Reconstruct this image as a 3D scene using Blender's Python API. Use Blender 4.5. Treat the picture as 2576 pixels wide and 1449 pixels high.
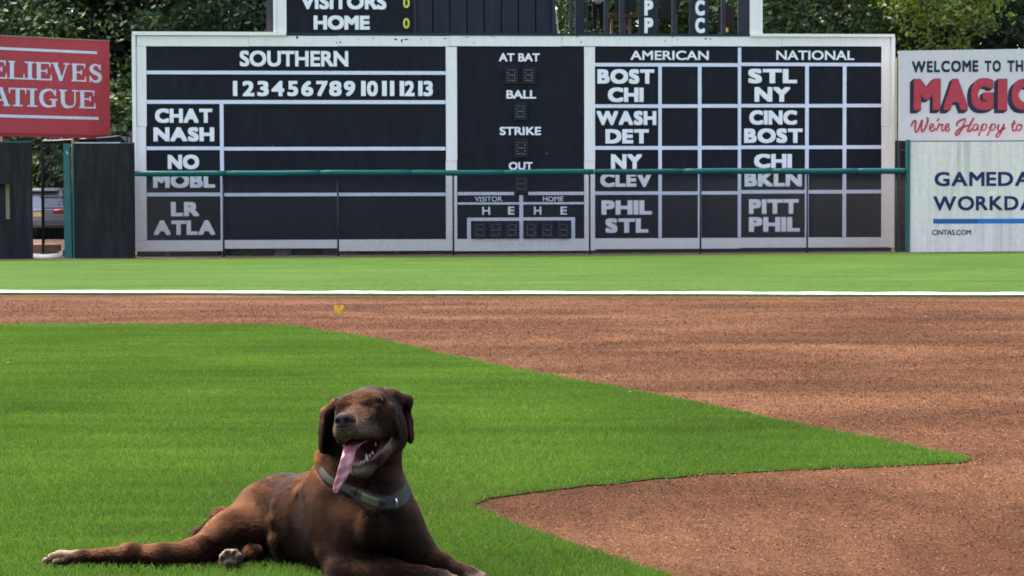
import bpy, bmesh, math, random
import numpy as np
from mathutils import Vector, Matrix
from mathutils.geometry import tessellate_polygon

for o in list(bpy.data.objects):
    bpy.data.objects.remove(o)
SC = bpy.context.scene
COL = SC.collection
R = math.radians
rng = np.random.default_rng(7)
random.seed(7)

# ------------------------------------------------------------------ camera
FPX, CU, CV, CAMH, HZ = 5009.0, 1288.0, 724.5, 1.0, 556.0
PITCH = math.atan((CV - HZ) / FPX)
ROLL = R(-0.18)
CAMP = Vector((0, 0, CAMH))
CROT = Matrix.Rotation(math.pi / 2 - PITCH, 3, 'X') @ Matrix.Rotation(ROLL, 3, 'Z')
cam = bpy.data.cameras.new('camera')
cam.sensor_width = 36.0
cam.lens = 36.0 * FPX / 2576.0
cam.clip_start, cam.clip_end = 0.1, 2000
cam.dof.use_dof = True
cam.dof.focus_distance = 5.6
cam.dof.aperture_fstop = 20.0
camo = bpy.data.objects.new('camera', cam)
camo.matrix_world = Matrix.Translation(CAMP) @ CROT.to_4x4()
COL.objects.link(camo)
SC.camera = camo

# ------------------------------------------------------------------ light
SUN_EL, SUN_AZ = R(60), R(-48)      # azimuth from +Y towards +X: behind the dog, from the left
wd = bpy.data.worlds.new('World')
SC.world = wd
wd.use_nodes = True
nt = wd.node_tree
sky = nt.nodes.new('ShaderNodeTexSky')
sky.sky_type = 'NISHITA'
sky.sun_disc = False
sky.sun_elevation = SUN_EL
sky.sun_rotation = SUN_AZ
sky.air_density, sky.dust_density, sky.ozone_density = 1.0, 5.0, 0.4
nt.links.new(sky.outputs[0], nt.nodes['Background'].inputs[0])
nt.nodes['Background'].inputs[1].default_value = 0.15
sd = bpy.data.lights.new('sun', 'SUN')
sd.energy = 1.5
sd.angle = R(18)
sd.color = (1.0, 0.95, 0.86)
so = bpy.data.objects.new('sun', sd)
sdir = Vector((math.sin(SUN_AZ) * math.cos(SUN_EL), math.cos(SUN_AZ) * math.cos(SUN_EL), math.sin(SUN_EL)))
so.rotation_euler = sdir.to_track_quat('Z', 'Y').to_euler()
so.location = (-20, 30, 60)
COL.objects.link(so)
SC.view_settings.view_transform = 'Standard'
SC.view_settings.look = 'None'
SC.view_settings.exposure = 2.27
SC.view_settings.gamma = 1.0
SC.cycles.use_denoising = True
SC.cycles.max_bounces = 8
SC.cycles.transparent_max_bounces = 8

# ------------------------------------------------------------------ geometry helpers
def ray(u, v):
    return CROT @ Vector(((u - CU) / FPX, -(v - CV) / FPX, -1.0))
def gp(u, v, z=0.0):
    d = ray(u, v)
    return CAMP + d * ((z - CAMH) / d.z)
def at(u, v, y):
    d = ray(u, v)
    return CAMP + d * (y / d.y)

class Frame:
    """upright plane: s along it, z up, n out of it towards the field"""
    def __init__(self, p0, p1):
        self.p = Vector((p0[0], p0[1], 0)); t = Vector((p1[0] - p0[0], p1[1] - p0[1], 0))
        self.len = t.length; self.t = t.normalized(); self.n = Vector((self.t.y, -self.t.x, 0))
    def w(self, s, z, n=0.0):
        q = self.p + self.t * s + self.n * n
        return (q.x, q.y, z)
    def uv(self, u, v, n=0.0):
        d = ray(u, v); o = self.p + self.n * n
        k = (o - CAMP).dot(self.n) / d.dot(self.n)
        q = CAMP + d * k
        return (q - self.p).dot(self.t), q.z
    def rect(self, u0, v0, u1, v1, n=0.0):
        um, vm = (u0 + u1) / 2, (v0 + v1) / 2
        return (self.uv(u0, vm, n)[0], self.uv(um, v1, n)[1], self.uv(u1, vm, n)[0], self.uv(um, v0, n)[1])

WORLD = Frame((0, 0), (1, 0))   # s = x, n = -y

class MB:
    def __init__(self):
        self.v, self.f = [], []
    def add(self, vs, fs):
        b = len(self.v)
        self.v += [tuple(x) for x in vs]
        self.f += [tuple(i + b for i in f) for f in fs]
        return self
    def box(self, fr, s0, s1, z0, z1, n0, n1):
        p = [fr.w(s, z, n) for n in (n0, n1) for z in (z0, z1) for s in (s0, s1)]
        return self.add(p, [(0, 1, 3, 2), (4, 6, 7, 5), (0, 4, 5, 1), (2, 3, 7, 6), (0, 2, 6, 4), (1, 5, 7, 3)])
    def xyz(self, x0, x1, y0, y1, z0, z1):
        p = [(x, y, z) for y in (y1, y0) for z in (z0, z1) for x in (x0, x1)]
        return self.add(p, [(0, 1, 3, 2), (4, 6, 7, 5), (0, 4, 5, 1), (2, 3, 7, 6), (0, 2, 6, 4), (1, 5, 7, 3)])
    def tube(self, pts, rad, n=8, cap=True):
        pts = [Vector(p) for p in pts]
        rad = rad if hasattr(rad, '__len__') else [rad] * len(pts)
        vs, fs = [], []
        for i, p in enumerate(pts):
            t = (pts[min(i + 1, len(pts) - 1)] - pts[max(i - 1, 0)]).normalized()
            a = t.cross(Vector((0.3, 0.2, 1)) if abs(t.z) < 0.9 else Vector((1, 0.2, 0))).normalized()
            b = t.cross(a)
            for k in range(n):
                an = 2 * math.pi * k / n
                vs.append(p + (a * math.cos(an) + b * math.sin(an)) * rad[i])
        for i in range(len(pts) - 1):
            for k in range(n):
                fs.append((i * n + k, i * n + (k + 1) % n, (i + 1) * n + (k + 1) % n, (i + 1) * n + k))
        if cap:
            fs.append(tuple(range(n - 1, -1, -1)))
            fs.append(tuple((len(pts) - 1) * n + k for k in range(n)))
        return self.add(vs, fs)
    def ball(self, c, r, seg=10, ring=6, ax=None):
        r = r if hasattr(r, '__len__') else (r, r, r)
        vs, fs = [], []
        for i in range(ring + 1):
            th = math.pi * i / ring
            for k in range(seg):
                ph = 2 * math.pi * k / seg
                q = Vector((r[0] * math.sin(th) * math.cos(ph), r[1] * math.sin(th) * math.sin(ph), r[2] * math.cos(th)))
                if ax is not None:
                    q = ax @ q
                vs.append(Vector(c) + q)
        for i in range(ring):
            for k in range(seg):
                fs.append((i * seg + k, i * seg + (k + 1) % seg, (i + 1) * seg + (k + 1) % seg, (i + 1) * seg + k))
        return self.add(vs, fs)
    def build(self, name, m, parent=None, smooth=False, bevel=0.0):
        return obj(name, self.v, self.f, m, parent, smooth, bevel)

def wloc(o):
    p = Vector((0, 0, 0))
    while o is not None:
        p += o.location; o = o.parent
    return p

def obj(name, v, f, m, parent=None, smooth=False, bevel=0.0):
    me = bpy.data.meshes.new(name)
    off = wloc(parent)
    v = np.asarray(v, dtype=np.float64) - np.array(off)
    me.from_pydata(v.tolist(), [], [list(map(int, q)) for q in f])
    if m is not None:
        me.materials.append(m)
    if smooth:
        me.polygons.foreach_set('use_smooth', [True] * len(me.polygons))
    me.update()
    o = bpy.data.objects.new(name, me)
    COL.objects.link(o)
    if parent is not None:
        o.parent = parent
    if bevel:
        md = o.modifiers.new('bevel', 'BEVEL'); md.width = bevel; md.segments = 2; md.limit_method = 'ANGLE'
    return o

def tag(o, label=None, cat=None, group=None, kind=None):
    if label: o['label'] = label
    if cat: o['category'] = cat
    if group: o['group'] = group
    if kind: o['kind'] = kind
    return o

def thing(name, loc, label, cat, group=None):
    o = bpy.data.objects.new(name, None)
    o.location = loc
    o.empty_display_size = 0.2
    COL.objects.link(o)
    return tag(o, label, cat, group)

def copy_tree(o, parent=None):
    c = o.copy(); COL.objects.link(c)
    if parent is not None: c.parent = parent
    for ch in list(o.children):
        copy_tree(ch, c)
    return c

# ------------------------------------------------------------------ materials
def lin(r, g, b):
    f = lambda c: (c / 255 / 12.92) if c <= 10 else ((c / 255 + 0.055) / 1.055) ** 2.4
    return (f(r), f(g), f(b))

class NT:
    def __init__(self, name):
        self.m = bpy.data.materials.new(name); self.m.use_nodes = True
        self.t = self.m.node_tree; self.b = self.t.nodes['Principled BSDF']
        self.out = self.t.nodes['Material Output']
    def n(self, typ, **kw):
        x = self.t.nodes.new(typ)
        for k, val in kw.items():
            if k.startswith('i_'):
                x.inputs[k[2:].replace('_', ' ')].default_value = val
            else:
                setattr(x, k, val)
        return x
    def l(self, a, b):
        self.t.links.new(a, b)
    def coords(self, scale=(1, 1, 1), kind='Object'):
        tc = self.n('ShaderNodeTexCoord'); mp = self.n('ShaderNodeMapping')
        mp.inputs['Scale'].default_value = scale
        self.l(tc.outputs[kind], mp.inputs['Vector'])
        return mp.outputs['Vector']
    def noise(self, vec, scale, detail=4, rough=0.55, dist=0.0):
        x = self.n('ShaderNodeTexNoise')
        x.inputs['Scale'].default_value = scale; x.inputs['Detail'].default_value = detail
        x.inputs['Roughness'].default_value = rough; x.inputs['Distortion'].default_value = dist
        self.l(vec, x.inputs['Vector'])
        return x.outputs['Fac']
    def ramp(self, fac, stops):
        x = self.n('ShaderNodeValToRGB')
        e = x.color_ramp.elements
        while len(e) < len(stops): e.new(0.5)
        for el, (p, c) in zip(e, stops):
            el.position = p; el.color = (*c, 1) if hasattr(c, '__len__') else (c, c, c, 1)
        self.l(fac, x.inputs['Fac'])
        return x.outputs['Color']
    def mix(self, fac, a, b, blend='MIX'):
        x = self.n('ShaderNodeMix', data_type='RGBA', blend_type=blend)
        for sock, val in ((x.inputs['Factor'], fac), (x.inputs['A'], a), (x.inputs['B'], b)):
            if hasattr(val, 'is_linked'): self.l(val, sock)
            elif hasattr(val, '__len__'): sock.default_value = (*val, 1)
            else: sock.default_value = val if sock.type == 'VALUE' else (val, val, val, 1)
        return x.outputs['Result']
    def bump(self, h, strength=0.3, dist=0.01):
        x = self.n('ShaderNodeBump'); x.inputs['Strength'].default_value = strength; x.inputs['Distance'].default_value = dist
        self.l(h, x.inputs['Height']); self.l(x.outputs['Normal'], self.b.inputs['Normal'])
    def fin(self, col, rough=0.6, spec=0.3):
        if hasattr(col, 'is_linked'): self.l(col, self.b.inputs['Base Color'])
        else: self.b.inputs['Base Color'].default_value = (*col, 1)
        self.b.inputs['Roughness'].default_value = rough
        self.b.inputs['Specular IOR Level'].default_value = spec
        return self.m

def sc3(c, k): return tuple(min(1, x * k) for x in c)

def plain(name, c, rough=0.6, spec=0.3, var=0.18, scale=2.0, bump=0.0, metal=0.0):
    t = NT(name); vec = t.coords()
    f = t.noise(vec, scale, 6, 0.65)
    col = t.ramp(f, [(0.25, sc3(c, 1 - var)), (0.75, sc3(c, 1 + var))])
    if bump: t.bump(t.noise(vec, scale * 12, 4), bump, 0.01)
    t.b.inputs['Metallic'].default_value = metal
    return t.fin(col, rough, spec)

def weathered(name, c, dirt, amount=0.5, chips=None, streak=(5, 5, 0.35), rough=0.6, fine=0.08, spec=0.12):
    """paint with vertical dirt streaks, patchy tone and a few flaked spots"""
    t = NT(name)
    v1 = t.coords(streak); v2 = t.coords((1, 1, 1))
    s = t.noise(v1, 1.6, 8, 0.7); p = t.noise(v2, 0.7, 5, 0.6)
    sm = t.ramp(s, [(0.45, 0.0), (0.75, 1.0)]); pm = t.ramp(p, [(0.35, 0.25), (0.7, 1.0)])
    fac = t.n('ShaderNodeMath', operation='MULTIPLY'); t.l(sm, fac.inputs[0]); t.l(pm, fac.inputs[1])
    f2 = t.n('ShaderNodeMath', operation='MULTIPLY'); t.l(fac.outputs[0], f2.inputs[0]); f2.inputs[1].default_value = amount
    base = t.ramp(t.noise(v2, 9, 5, 0.7), [(0.3, sc3(c, 1 - fine)), (0.7, sc3(c, 1 + fine))])
    col = t.mix(f2.outputs[0], base, dirt)
    if chips:
        v3 = t.coords((1, 1, 1.6))
        ch = t.ramp(t.noise(v3, 5.5, 3, 0.6, 0.4), [(chips[1], 0.0), (chips[1] + 0.012, 1.0)])
        col = t.mix(ch, col, chips[0])
    t.bump(t.noise(v2, 30, 4), 0.08, 0.004)
    return t.fin(col, rough, spec)

# ------------------------------------------------------------------ ground materials
def m_dirt():
    t = NT('clay dirt')
    v = t.coords()
    big = t.noise(t.coords((0.35, 0.75, 1)), 1.0, 5, 0.6, 0.6)
    rake = t.noise(t.coords((0.10, 1.5, 1)), 1.3, 3, 0.6)
    fine = t.noise(v, 70, 5, 0.75)
    fine2 = t.noise(v, 19, 5, 0.8)
    moist = t.ramp(big, [(0.33, (0.046, 0.0194, 0.0092)), (0.5, (0.070, 0.0302, 0.0145)), (0.67, (0.108, 0.051, 0.0265))])
    rk = t.ramp(rake, [(0.6, 0.0), (0.72, 0.55)])
    c = t.mix(rk, moist, (0.120, 0.058, 0.030))
    c = t.mix(1.0, c, t.ramp(t.noise(t.coords((7, 1.1, 1)), 1.0, 6, 0.8), [(0.3, 0.70), (0.7, 1.30)]), 'MULTIPLY')
    fr = t.ramp(fine, [(0.3, 0.45), (0.5, 0.95), (0.72, 1.65)])
    c = t.mix(1.0, c, fr, 'MULTIPLY')
    fr2 = t.ramp(fine2, [(0.3, 0.78), (0.7, 1.22)])
    c = t.mix(1.0, c, fr2, 'MULTIPLY')
    ad = t.n('ShaderNodeMath', operation='MULTIPLY_ADD')
    t.l(t.noise(v, 5.5, 5, 0.7), ad.inputs[0]); ad.inputs[1].default_value = 3.0; t.l(t.noise(v, 60, 5, 0.8), ad.inputs[2])
    t.bump(ad.outputs[0], 0.8, 0.012)
    return t.fin(c, 0.95, 0.04)

def m_turf(name, dark, light, sx=0.25, sy=1.2, fine=0.3, scale=1.0):
    t = NT(name)
    v = t.coords()
    band = t.noise(t.coords((sx, sy, 1)), scale, 5, 0.6, 0.3)
    patch = t.noise(v, 0.35, 4, 0.6)
    c = t.ramp(band, [(0.32, dark), (0.68, light)])
    c = t.mix(1.0, c, t.ramp(patch, [(0.3, 0.82), (0.7, 1.14)]), 'MULTIPLY')
    c = t.mix(1.0, c, t.ramp(t.noise(t.coords((6, 0.9, 1)), 1.6, 6, 0.85), [(0.3, 1 - fine), (0.7, 1 + fine)]), 'MULTIPLY')
    t.bump(t.noise(v, 40, 5, 0.8), 0.5, 0.02)
    return t.fin(c, 0.95, 0.03)

def m_vcol(name, rough=0.6, spec=0.2, trans=0.35, attr='col', tint=None):
    t = NT(name)
    a = t.n('ShaderNodeAttribute'); a.attribute_name = attr
    t.l(a.outputs['Color'], t.b.inputs['Base Color'])
    t.b.inputs['Roughness'].default_value = rough
    t.b.inputs['Specular IOR Level'].default_value = spec
    if trans:
        tr = t.n('ShaderNodeBsdfTranslucent'); ms = t.n('ShaderNodeMixShader')
        if tint:
            t.l(t.mix(1.0, a.outputs['Color'], tint, 'MULTIPLY'), tr.inputs['Color'])
        else:
            t.l(a.outputs['Color'], tr.inputs['Color'])
        ms.inputs[0].default_value = trans
        t.l(t.b.outputs[0], ms.inputs[1]); t.l(tr.outputs[0], ms.inputs[2])
        t.l(ms.outputs[0], t.out.inputs['Surface'])
    return t.m

M = {}
M['dirt'] = m_dirt()
M['infield'] = m_turf('infield turf', (0.0125, 0.030, 0.0042), (0.019, 0.041, 0.0062))
M['outfield'] = m_turf('outfield turf', (0.028, 0.061, 0.0095), (0.042, 0.080, 0.0135), 0.12, 0.8, 0.35, 1.0)
M['rough_ground'] = m_turf('ground cover', (0.05, 0.08, 0.02), (0.08, 0.11, 0.03), 0.6, 0.6)
M['track'] = plain('warning track', (0.10, 0.065, 0.045), 0.9, 0.1, 0.45, 6, 0.5)
M['asphalt'] = plain('asphalt', (0.05, 0.05, 0.052), 0.9, 0.1, 0.2, 4)
M['lip'] = plain('turf lip', (0.035, 0.085, 0.02), 0.9, 0.1, 0.4, 25, 0.4)

# ------------------------------------------------------------------ ground sheets
def vnoise(x, y, seed=0):
    """smooth value noise on a lattice, 0..1"""
    def h(i, j):
        k = (i.astype(np.int64) * 374761393 + j.astype(np.int64) * 668265263 + seed * 1442695041) & 0xffffffff
        k = ((k ^ (k >> 13)) * 1274126177) & 0xffffffff
        return ((k ^ (k >> 16)) & 0xffff) / 65535.0
    i, j = np.floor(x), np.floor(y)
    a, b = x - i, y - j
    a = a * a * (3 - 2 * a); b = b * b * (3 - 2 * b)
    return (h(i, j) * (1 - a) + h(i + 1, j) * a) * (1 - b) + (h(i, j + 1) * (1 - a) + h(i + 1, j + 1) * a) * b

def inside(px, py, poly):
    r = np.zeros(px.shape, bool)
    n = len(poly)
    for i in range(n):
        x0, y0 = poly[i]; x1, y1 = poly[(i + 1) % n]
        if y0 == y1: continue
        c = ((y0 > py) != (y1 > py)) & (px < (x1 - x0) * (py - y0) / (y1 - y0) + x0)
        r ^= c
    return r

def poly_sheet(name, pts, z, m, skirt=0.0):
    vs = [(x, y, z) for x, y in pts]
    fs = [tuple(t) for t in tessellate_polygon([[Vector((x, y, 0)) for x, y in pts]])]
    fs = [f if (Vector(vs[f[1]]) - Vector(vs[f[0]])).cross(Vector(vs[f[2]]) - Vector(vs[f[0]])).z > 0 else f[::-1] for f in fs]
    if skirt:
        n = len(vs)
        vs += [(x, y, z - skirt) for x, y in pts]
        fs += [(i, (i + 1) % n, (i + 1) % n + n, i + n) for i in range(n)]
    return obj(name, vs, fs, m)

tag(obj('ground', [(-500, -300, -0.16), (500, -300, -0.16), (500, 700, -0.16), (-500, 700, -0.16)], [(0, 1, 2, 3)], M['rough_ground']), kind='structure')
tag(obj('infield_dirt', [(-45, -12, 0), (45, -12, 0), (45, 27.6, 0), (-45, 27.6, 0)], [(0, 1, 2, 3)], M['dirt']), kind='structure')

edge_uv = [(-700, 818), (0, 819.5), (200, 818.5), (400, 819), (600, 819), (700, 820), (760, 826), (830, 838), (920, 851), (1010, 870), (1100, 890), (1200, 911),
           (1300, 932), (1420, 954), (1550, 978), (1700, 1007), (1900, 1048), (2100, 1090), (2300, 1129), (2400, 1149), (2445, 1157),
           (2423, 1166), (2300, 1172), (2173, 1178), (2050, 1182), (1923, 1187), (1756, 1198), (1589, 1213), (1470, 1225), (1367, 1238), (1300, 1246), (1256, 1252), (1210, 1264), (1188, 1271),
           (1196, 1279), (1217, 1292), (1284, 1320), (1367, 1348), (1450, 1378), (1561, 1413), (1662, 1447), (1800, 1500), (2200, 1680)]
raw = [gp(u, v) for u, v in edge_uv]
GRASS = []
for i in range(len(raw) - 1):
    a, b = raw[i], raw[i + 1]
    L = (b - a).length
    k = max(1, min(60, int(L / 0.05)))
    for j in range(k):
        p = a.lerp(b, j / k)
        w = 0.008 * (p.y / 7)
        GRASS.append((p.x + random.gauss(0, w), p.y + random.gauss(0, w)))
GRASS += [(2.3, 3.2), (3.2, 1.0), (3.4, -10), (-40, -10), (-40, GRASS[0][1])]
tag(poly_sheet('infield_turf', GRASS, 0.0045, M['infield'], 0.004), kind='structure')

# outfield: a sheet that starts as a 5 cm sod lip along the foul line and rises slightly to the right at the fence
LA, LB = gp(-1200, 739), gp(3800, 750.5)
def line_y(x):
    return LA.y + (LB.y - LA.y) * (x - LA.x) / (LB.x - LA.x) + 0.05 * math.sin(x * 0.9) + 0.025 * math.sin(x * 2.7 + 1)
def out_z(x, y):
    k = min(1, max(0, (y - 27) / 28.5))
    return 0.05 * (1 - k) + k * (0.027 + 0.0045 * x)
FENCE_Y = 56.0
vs, fs = [], []
xs = np.linspace(-48, 48, 193); ys = np.linspace(0, 1, 25)
for x in xs:
    y0 = line_y(x)
    vs.append((x, y0 - 0.004, -0.02))
    vs.append((x, y0, 0.028))
    for k in ys:
        y = y0 + 0.1 + (FENCE_Y - 0.75 - y0 - 0.1) * k + (random.gauss(0, 0.05) if k == 1 else 0)
        vs.append((x, y, out_z(x, y)))
nc = len(ys) + 2
for i in range(len(xs) - 1):
    for j in range(nc - 1):
        fs.append((i * nc + j, (i + 1) * nc + j, (i + 1) * nc + j + 1, i * nc + j + 1))
tag(obj('outfield_turf', vs, fs, M['outfield']), kind='structure')
# dark green face of the sod lip and the painted foul line on top of it
lip, line = MB(), MB()
xl = np.linspace(-44, 44, 661)
for i in range(len(xl) - 1):
    a, b = xl[i], xl[i + 1]
    ya, yb = line_y(a), line_y(b)
    lip.add([(a, ya - 0.02, 0.004), (b, yb - 0.02, 0.004), (b, yb - 0.006, 0.034 + random.uniform(-.002, .002)), (a, ya - 0.006, 0.034)], [(0, 1, 2, 3)])
    za, zb = [0.061 + 0.0035 * math.sin(q * 5.1) + 0.002 * math.sin(q * 13) for q in (a, b)]
    line.add([(a, ya - 0.006, 0.031), (b, yb - 0.006, 0.031), (b, yb + 0.085, zb), (a, ya + 0.085, za), (b, yb + 0.12, zb - 0.012), (a, ya + 0.12, za - 0.012)], [(0, 1, 2, 3), (3, 2, 4, 5)])
tag(lip.build('sod_edge', M['lip']), kind='structure')
M['chalk'] = plain('line paint', (0.42, 0.43, 0.41), 0.9, 0.1, 0.10, 14)
tag(line.build('foul_line', M['chalk']), kind='structure')

# strip under the fence, then rising bank and car park behind it
vs = []
for x in np.linspace(-48, 48, 97):
    vs += [(x, FENCE_Y - 0.85, out_z(x, 55.2) - 0.03), (x, FENCE_Y - 0.55 + random.gauss(0, 0.03), out_z(x, 55.4) + 0.012), (x, FENCE_Y + 0.6, out_z(x, 55.4) + 0.02), (x, 62, 0.05), (x, 66, 0.42), (x, 90, 0.44), (x, 130, 2.5)]
fs = [(i * 7 + j, (i + 1) * 7 + j, (i + 1) * 7 + j + 1, i * 7 + j + 1) for i in range(96) for j in range(6)]
tag(obj('warning_track', vs, fs, M['track']), kind='structure')
vs = [(-14, 65.2, 0.38), (-4, 65.2, 0.38), (-4, 75, 0.45), (-14, 75, 0.45)]
tag(obj('car_park', vs, [(0, 1, 2, 3)], M['asphalt']), kind='structure')

# ------------------------------------------------------------------ grass blades (stuff)
def hair_object(name, pts, rad, col, m, parent=None):
    """pts: N x K x 3, rad: N x K, col: N x 3 -> one Curves object"""
    n, k, _ = pts.shape
    hc = bpy.data.hair_curves.new(name)
    hc.add_curves([k] * n)
    off = np.array(wloc(parent)) if parent is not None else 0
    hc.attributes['position'].data.foreach_set('vector', (pts - off).astype(np.float32).ravel())
    ra = hc.attributes.get('radius') or hc.attributes.new('radius', 'FLOAT', 'POINT')
    ra.data.foreach_set('value', rad.astype(np.float32).ravel())
    ca = hc.attributes.new('col', 'FLOAT_COLOR', 'CURVE')
    ca.data.foreach_set('color', np.concatenate([col, np.ones((n, 1))], 1).astype(np.float32).ravel())
    hc.materials.append(m)
    o = bpy.data.objects.new(name, hc)
    COL.objects.link(o)
    if parent is not None: o.parent = parent
    return o

def grass_blades(n, d0, d1):
    # depth drawn so that density falls with distance
    y = d0 + (d1 - d0) * rng.random(n) ** 1.15
    lim = 0.29 * y + 3.0
    x = (rng.random(n) * 2 - 1) * lim
    ok = inside(x, y, GRASS) & (rng.random(n) < (lim - np.abs(x)) / 1.8) & (rng.random(n) < (y - d0) / 1.2)
    x, y = x[ok], y[ok]
    n = len(x)
    st = rng.random(n) < .05
    x = x + st * rng.normal(0, .022, n); y = y + st * rng.normal(0, .03, n)
    far = (y / 5.6)
    h = (0.011 + 0.012 * rng.random(n)) * (0.8 + 0.4 * vnoise(x * 3, y * 3, 4))
    tall = rng.random(n) < 0.012
    h[tall] *= 1.7
    w = 0.00095 * far ** 0.75 * (0.7 + 0.6 * rng.random(n))
    an = rng.random(n) * 2 * np.pi
    lean = 0.25 + 0.75 * rng.random(n)
    dx, dy = np.cos(an) * lean * h, np.sin(an) * lean * h
    p0 = np.stack([x, y, np.full(n, 0.002)], 1)
    p1 = p0 + np.stack([dx * 0.35, dy * 0.35, h * 0.62], 1)
    p2 = p0 + np.stack([dx, dy, h], 1)
    pts = np.stack([p0, p1, p2], 1)
    rad = np.stack([w, w * 0.85, w * 0.15], 1)
    g = rng.random(n)[:, None]
    base = np.array([[0.037, 0.086, 0.0130]]) * (1 - g) + np.array([[0.084, 0.150, 0.0270]]) * g
    streak = vnoise(x * 1.6 + 3, y * 7, 1) * 0.45 + vnoise(x * 0.5, y * 1.9, 2) * 0.35 + vnoise(x * 5, y * 13, 6) * .2
    blot = vnoise(x * 1.1, y * 0.7, 9)
    base = base * (0.70 + 0.6 * streak)[:, None] * (0.85 + 0.3 * blot)[:, None]
    yel = (rng.random(n) < 0.07)
    base[yel] = base[yel] * np.array([1.9, 1.35, 1.7])
    dry = vnoise(x * 2.1, y * 2.1, 12)
    # worn thatch close to the dirt corner
    cx, cy = gp(1188, 1271).x, gp(1188, 1271).y
    worn = np.exp(-((x - cx) ** 2 + (y - cy) ** 2) / 0.16)
    kill = rng.random(n) < (0.015 * (dry > 0.62) + 0.22 * worn)
    base[kill] = np.array([0.10, 0.082, 0.04]) * (0.6 + 0.7 * rng.random((kill.sum(), 1)))
    return pts, rad, base
M['blade'] = m_vcol('grass blades', 0.7, 0.06, 0.45, tint=(1.1, 1.15, 0.5))
pts, rad, col = grass_blades(2300000, 3.2, 20.0)
tag(hair_object('grass_blades', pts, rad, col, M['blade']), 'short mown green grass of the infield', 'grass', kind='stuff')

# loose clay chips on the dirt (stuff)
def chips(n):
    y = 3.6 + 23.4 * rng.random(n) ** 1.5
    y = y[rng.random(n) < np.clip((27.5 - y) / 14, 0, 1)]; n = len(y)
    lim = 0.29 * y + 3.0
    x = (rng.random(n) * 2 - 1) * lim
    ok = ~inside(x, y, GRASS) & (rng.random(n) < (lim - np.abs(x)) / 1.8)
    x, y = x[ok], y[ok]; n = len(x)
    st = rng.random(n) < .04
    x = x + st * rng.normal(0, .04, n); y = y + st * rng.normal(0, .05, n)
    a = rng.random(n) * 2 * np.pi
    L = (0.0020 + 0.0028 * rng.random(n)) * (y / 5.6) ** 0.55; W = L * (0.35 + 0.3 * rng.random(n))
    t1 = (rng.random(n) - 0.5) * 1.1; t2 = (rng.random(n) - 0.5) * 1.1
    ux, uy = np.cos(a), np.sin(a)
    d = np.stack([ux, uy, t1], 1); e = np.stack([-uy, ux, t2], 1)
    c = np.stack([x, y, 0.004 + 0.004 * rng.random(n)], 1)
    v = np.stack([c - d * L[:, None] - e * W[:, None], c + d * L[:, None] - e * W[:, None] * 0.6, c + d * L[:, None] * 0.8 + e * W[:, None], c - d * L[:, None] * 0.7 + e * W[:, None] * 0.8,
                  c + np.stack([0 * x, 0 * x, W * 0.9], 1)], 1).reshape(-1, 3)
    i = np.arange(n)[:, None] * 5
    f = np.concatenate([i + [0, 1, 4], i + [1, 2, 4], i + [2, 3, 4], i + [3, 0, 4]])
    return v, f
def m_chip():
    t = NT('clay chips')
    g = t.n('ShaderNodeNewGeometry')
    c = t.ramp(g.outputs['Random Per Island'], [(0.0, (0.054, 0.0230, 0.0105)), (0.4, (0.088, 0.0385, 0.0175)), (0.8, (0.132, 0.063, 0.0315)), (1.0, (0.205, 0.114, 0.064))])
    big = t.noise(t.coords((0.35, 0.75, 1)), 1.0, 5, 0.6, 0.6)
    c = t.mix(1.0, c, t.ramp(big, [(0.33, 0.62), (0.5, 0.94), (0.67, 1.40)]), 'MULTIPLY')
    return t.fin(c, 0.95, 0.05)
M['chip'] = m_chip()
v, f = chips(800000)
tag(obj('clay_chips', v, f, M['chip']), 'loose curled clay chips covering the brown infield dirt', 'dirt', kind='stuff')

# ------------------------------------------------------------------ lettering
_glyph = {}
def glyph(body):
    if body not in _glyph:
        c = bpy.data.curves.new('lettering', 'FONT'); c.body = body; c.resolution_u = 4
        o = bpy.data.objects.new('lettering', c)
        COL.objects.link(o)
        dg = bpy.context.evaluated_depsgraph_get()
        me = bpy.data.meshes.new_from_object(o.evaluated_get(dg))
        v = np.array([x.co[:2] for x in me.vertices]); f = [tuple(p.vertices) for p in me.polygons]
        bpy.data.objects.remove(o); bpy.data.curves.remove(c); bpy.data.meshes.remove(me)
        _glyph[body] = (v, f)
    return _glyph[body]

class Words(MB):
    """collects lettering and builds one object per word"""
    def __init__(self):
        super().__init__(); self.marks = []
    def mark(self):
        if not self.marks or self.marks[-1] != (len(self.v), len(self.f)): self.marks.append((len(self.v), len(self.f)))
    def build(self, name, m, parent=None, smooth=False, bevel=0.0):
        self.mark()
        mk = self.marks if self.marks[0] == (0, 0) else [(0, 0)] + self.marks
        for (a, c), (b, d) in zip(mk[:-1], mk[1:]):
            obj(name, self.v[a:b], [tuple(i - a for i in f) for f in self.f[c:d]], m, parent, smooth, bevel)

def word(mb, fr, body, u0, v0, u1, v1, n=0.008, bold=0.03, sq=True, gap=0.0):
    """one painted word fitted to a rectangle; boldness comes from laying the glyph in shifted coats of paint"""
    s0, z0, s1, z1 = fr.rect(u0, v0, u1, v1, n)
    word_sz(mb, fr, body, s0, z0, s1, z1, n, bold, gap)

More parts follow.
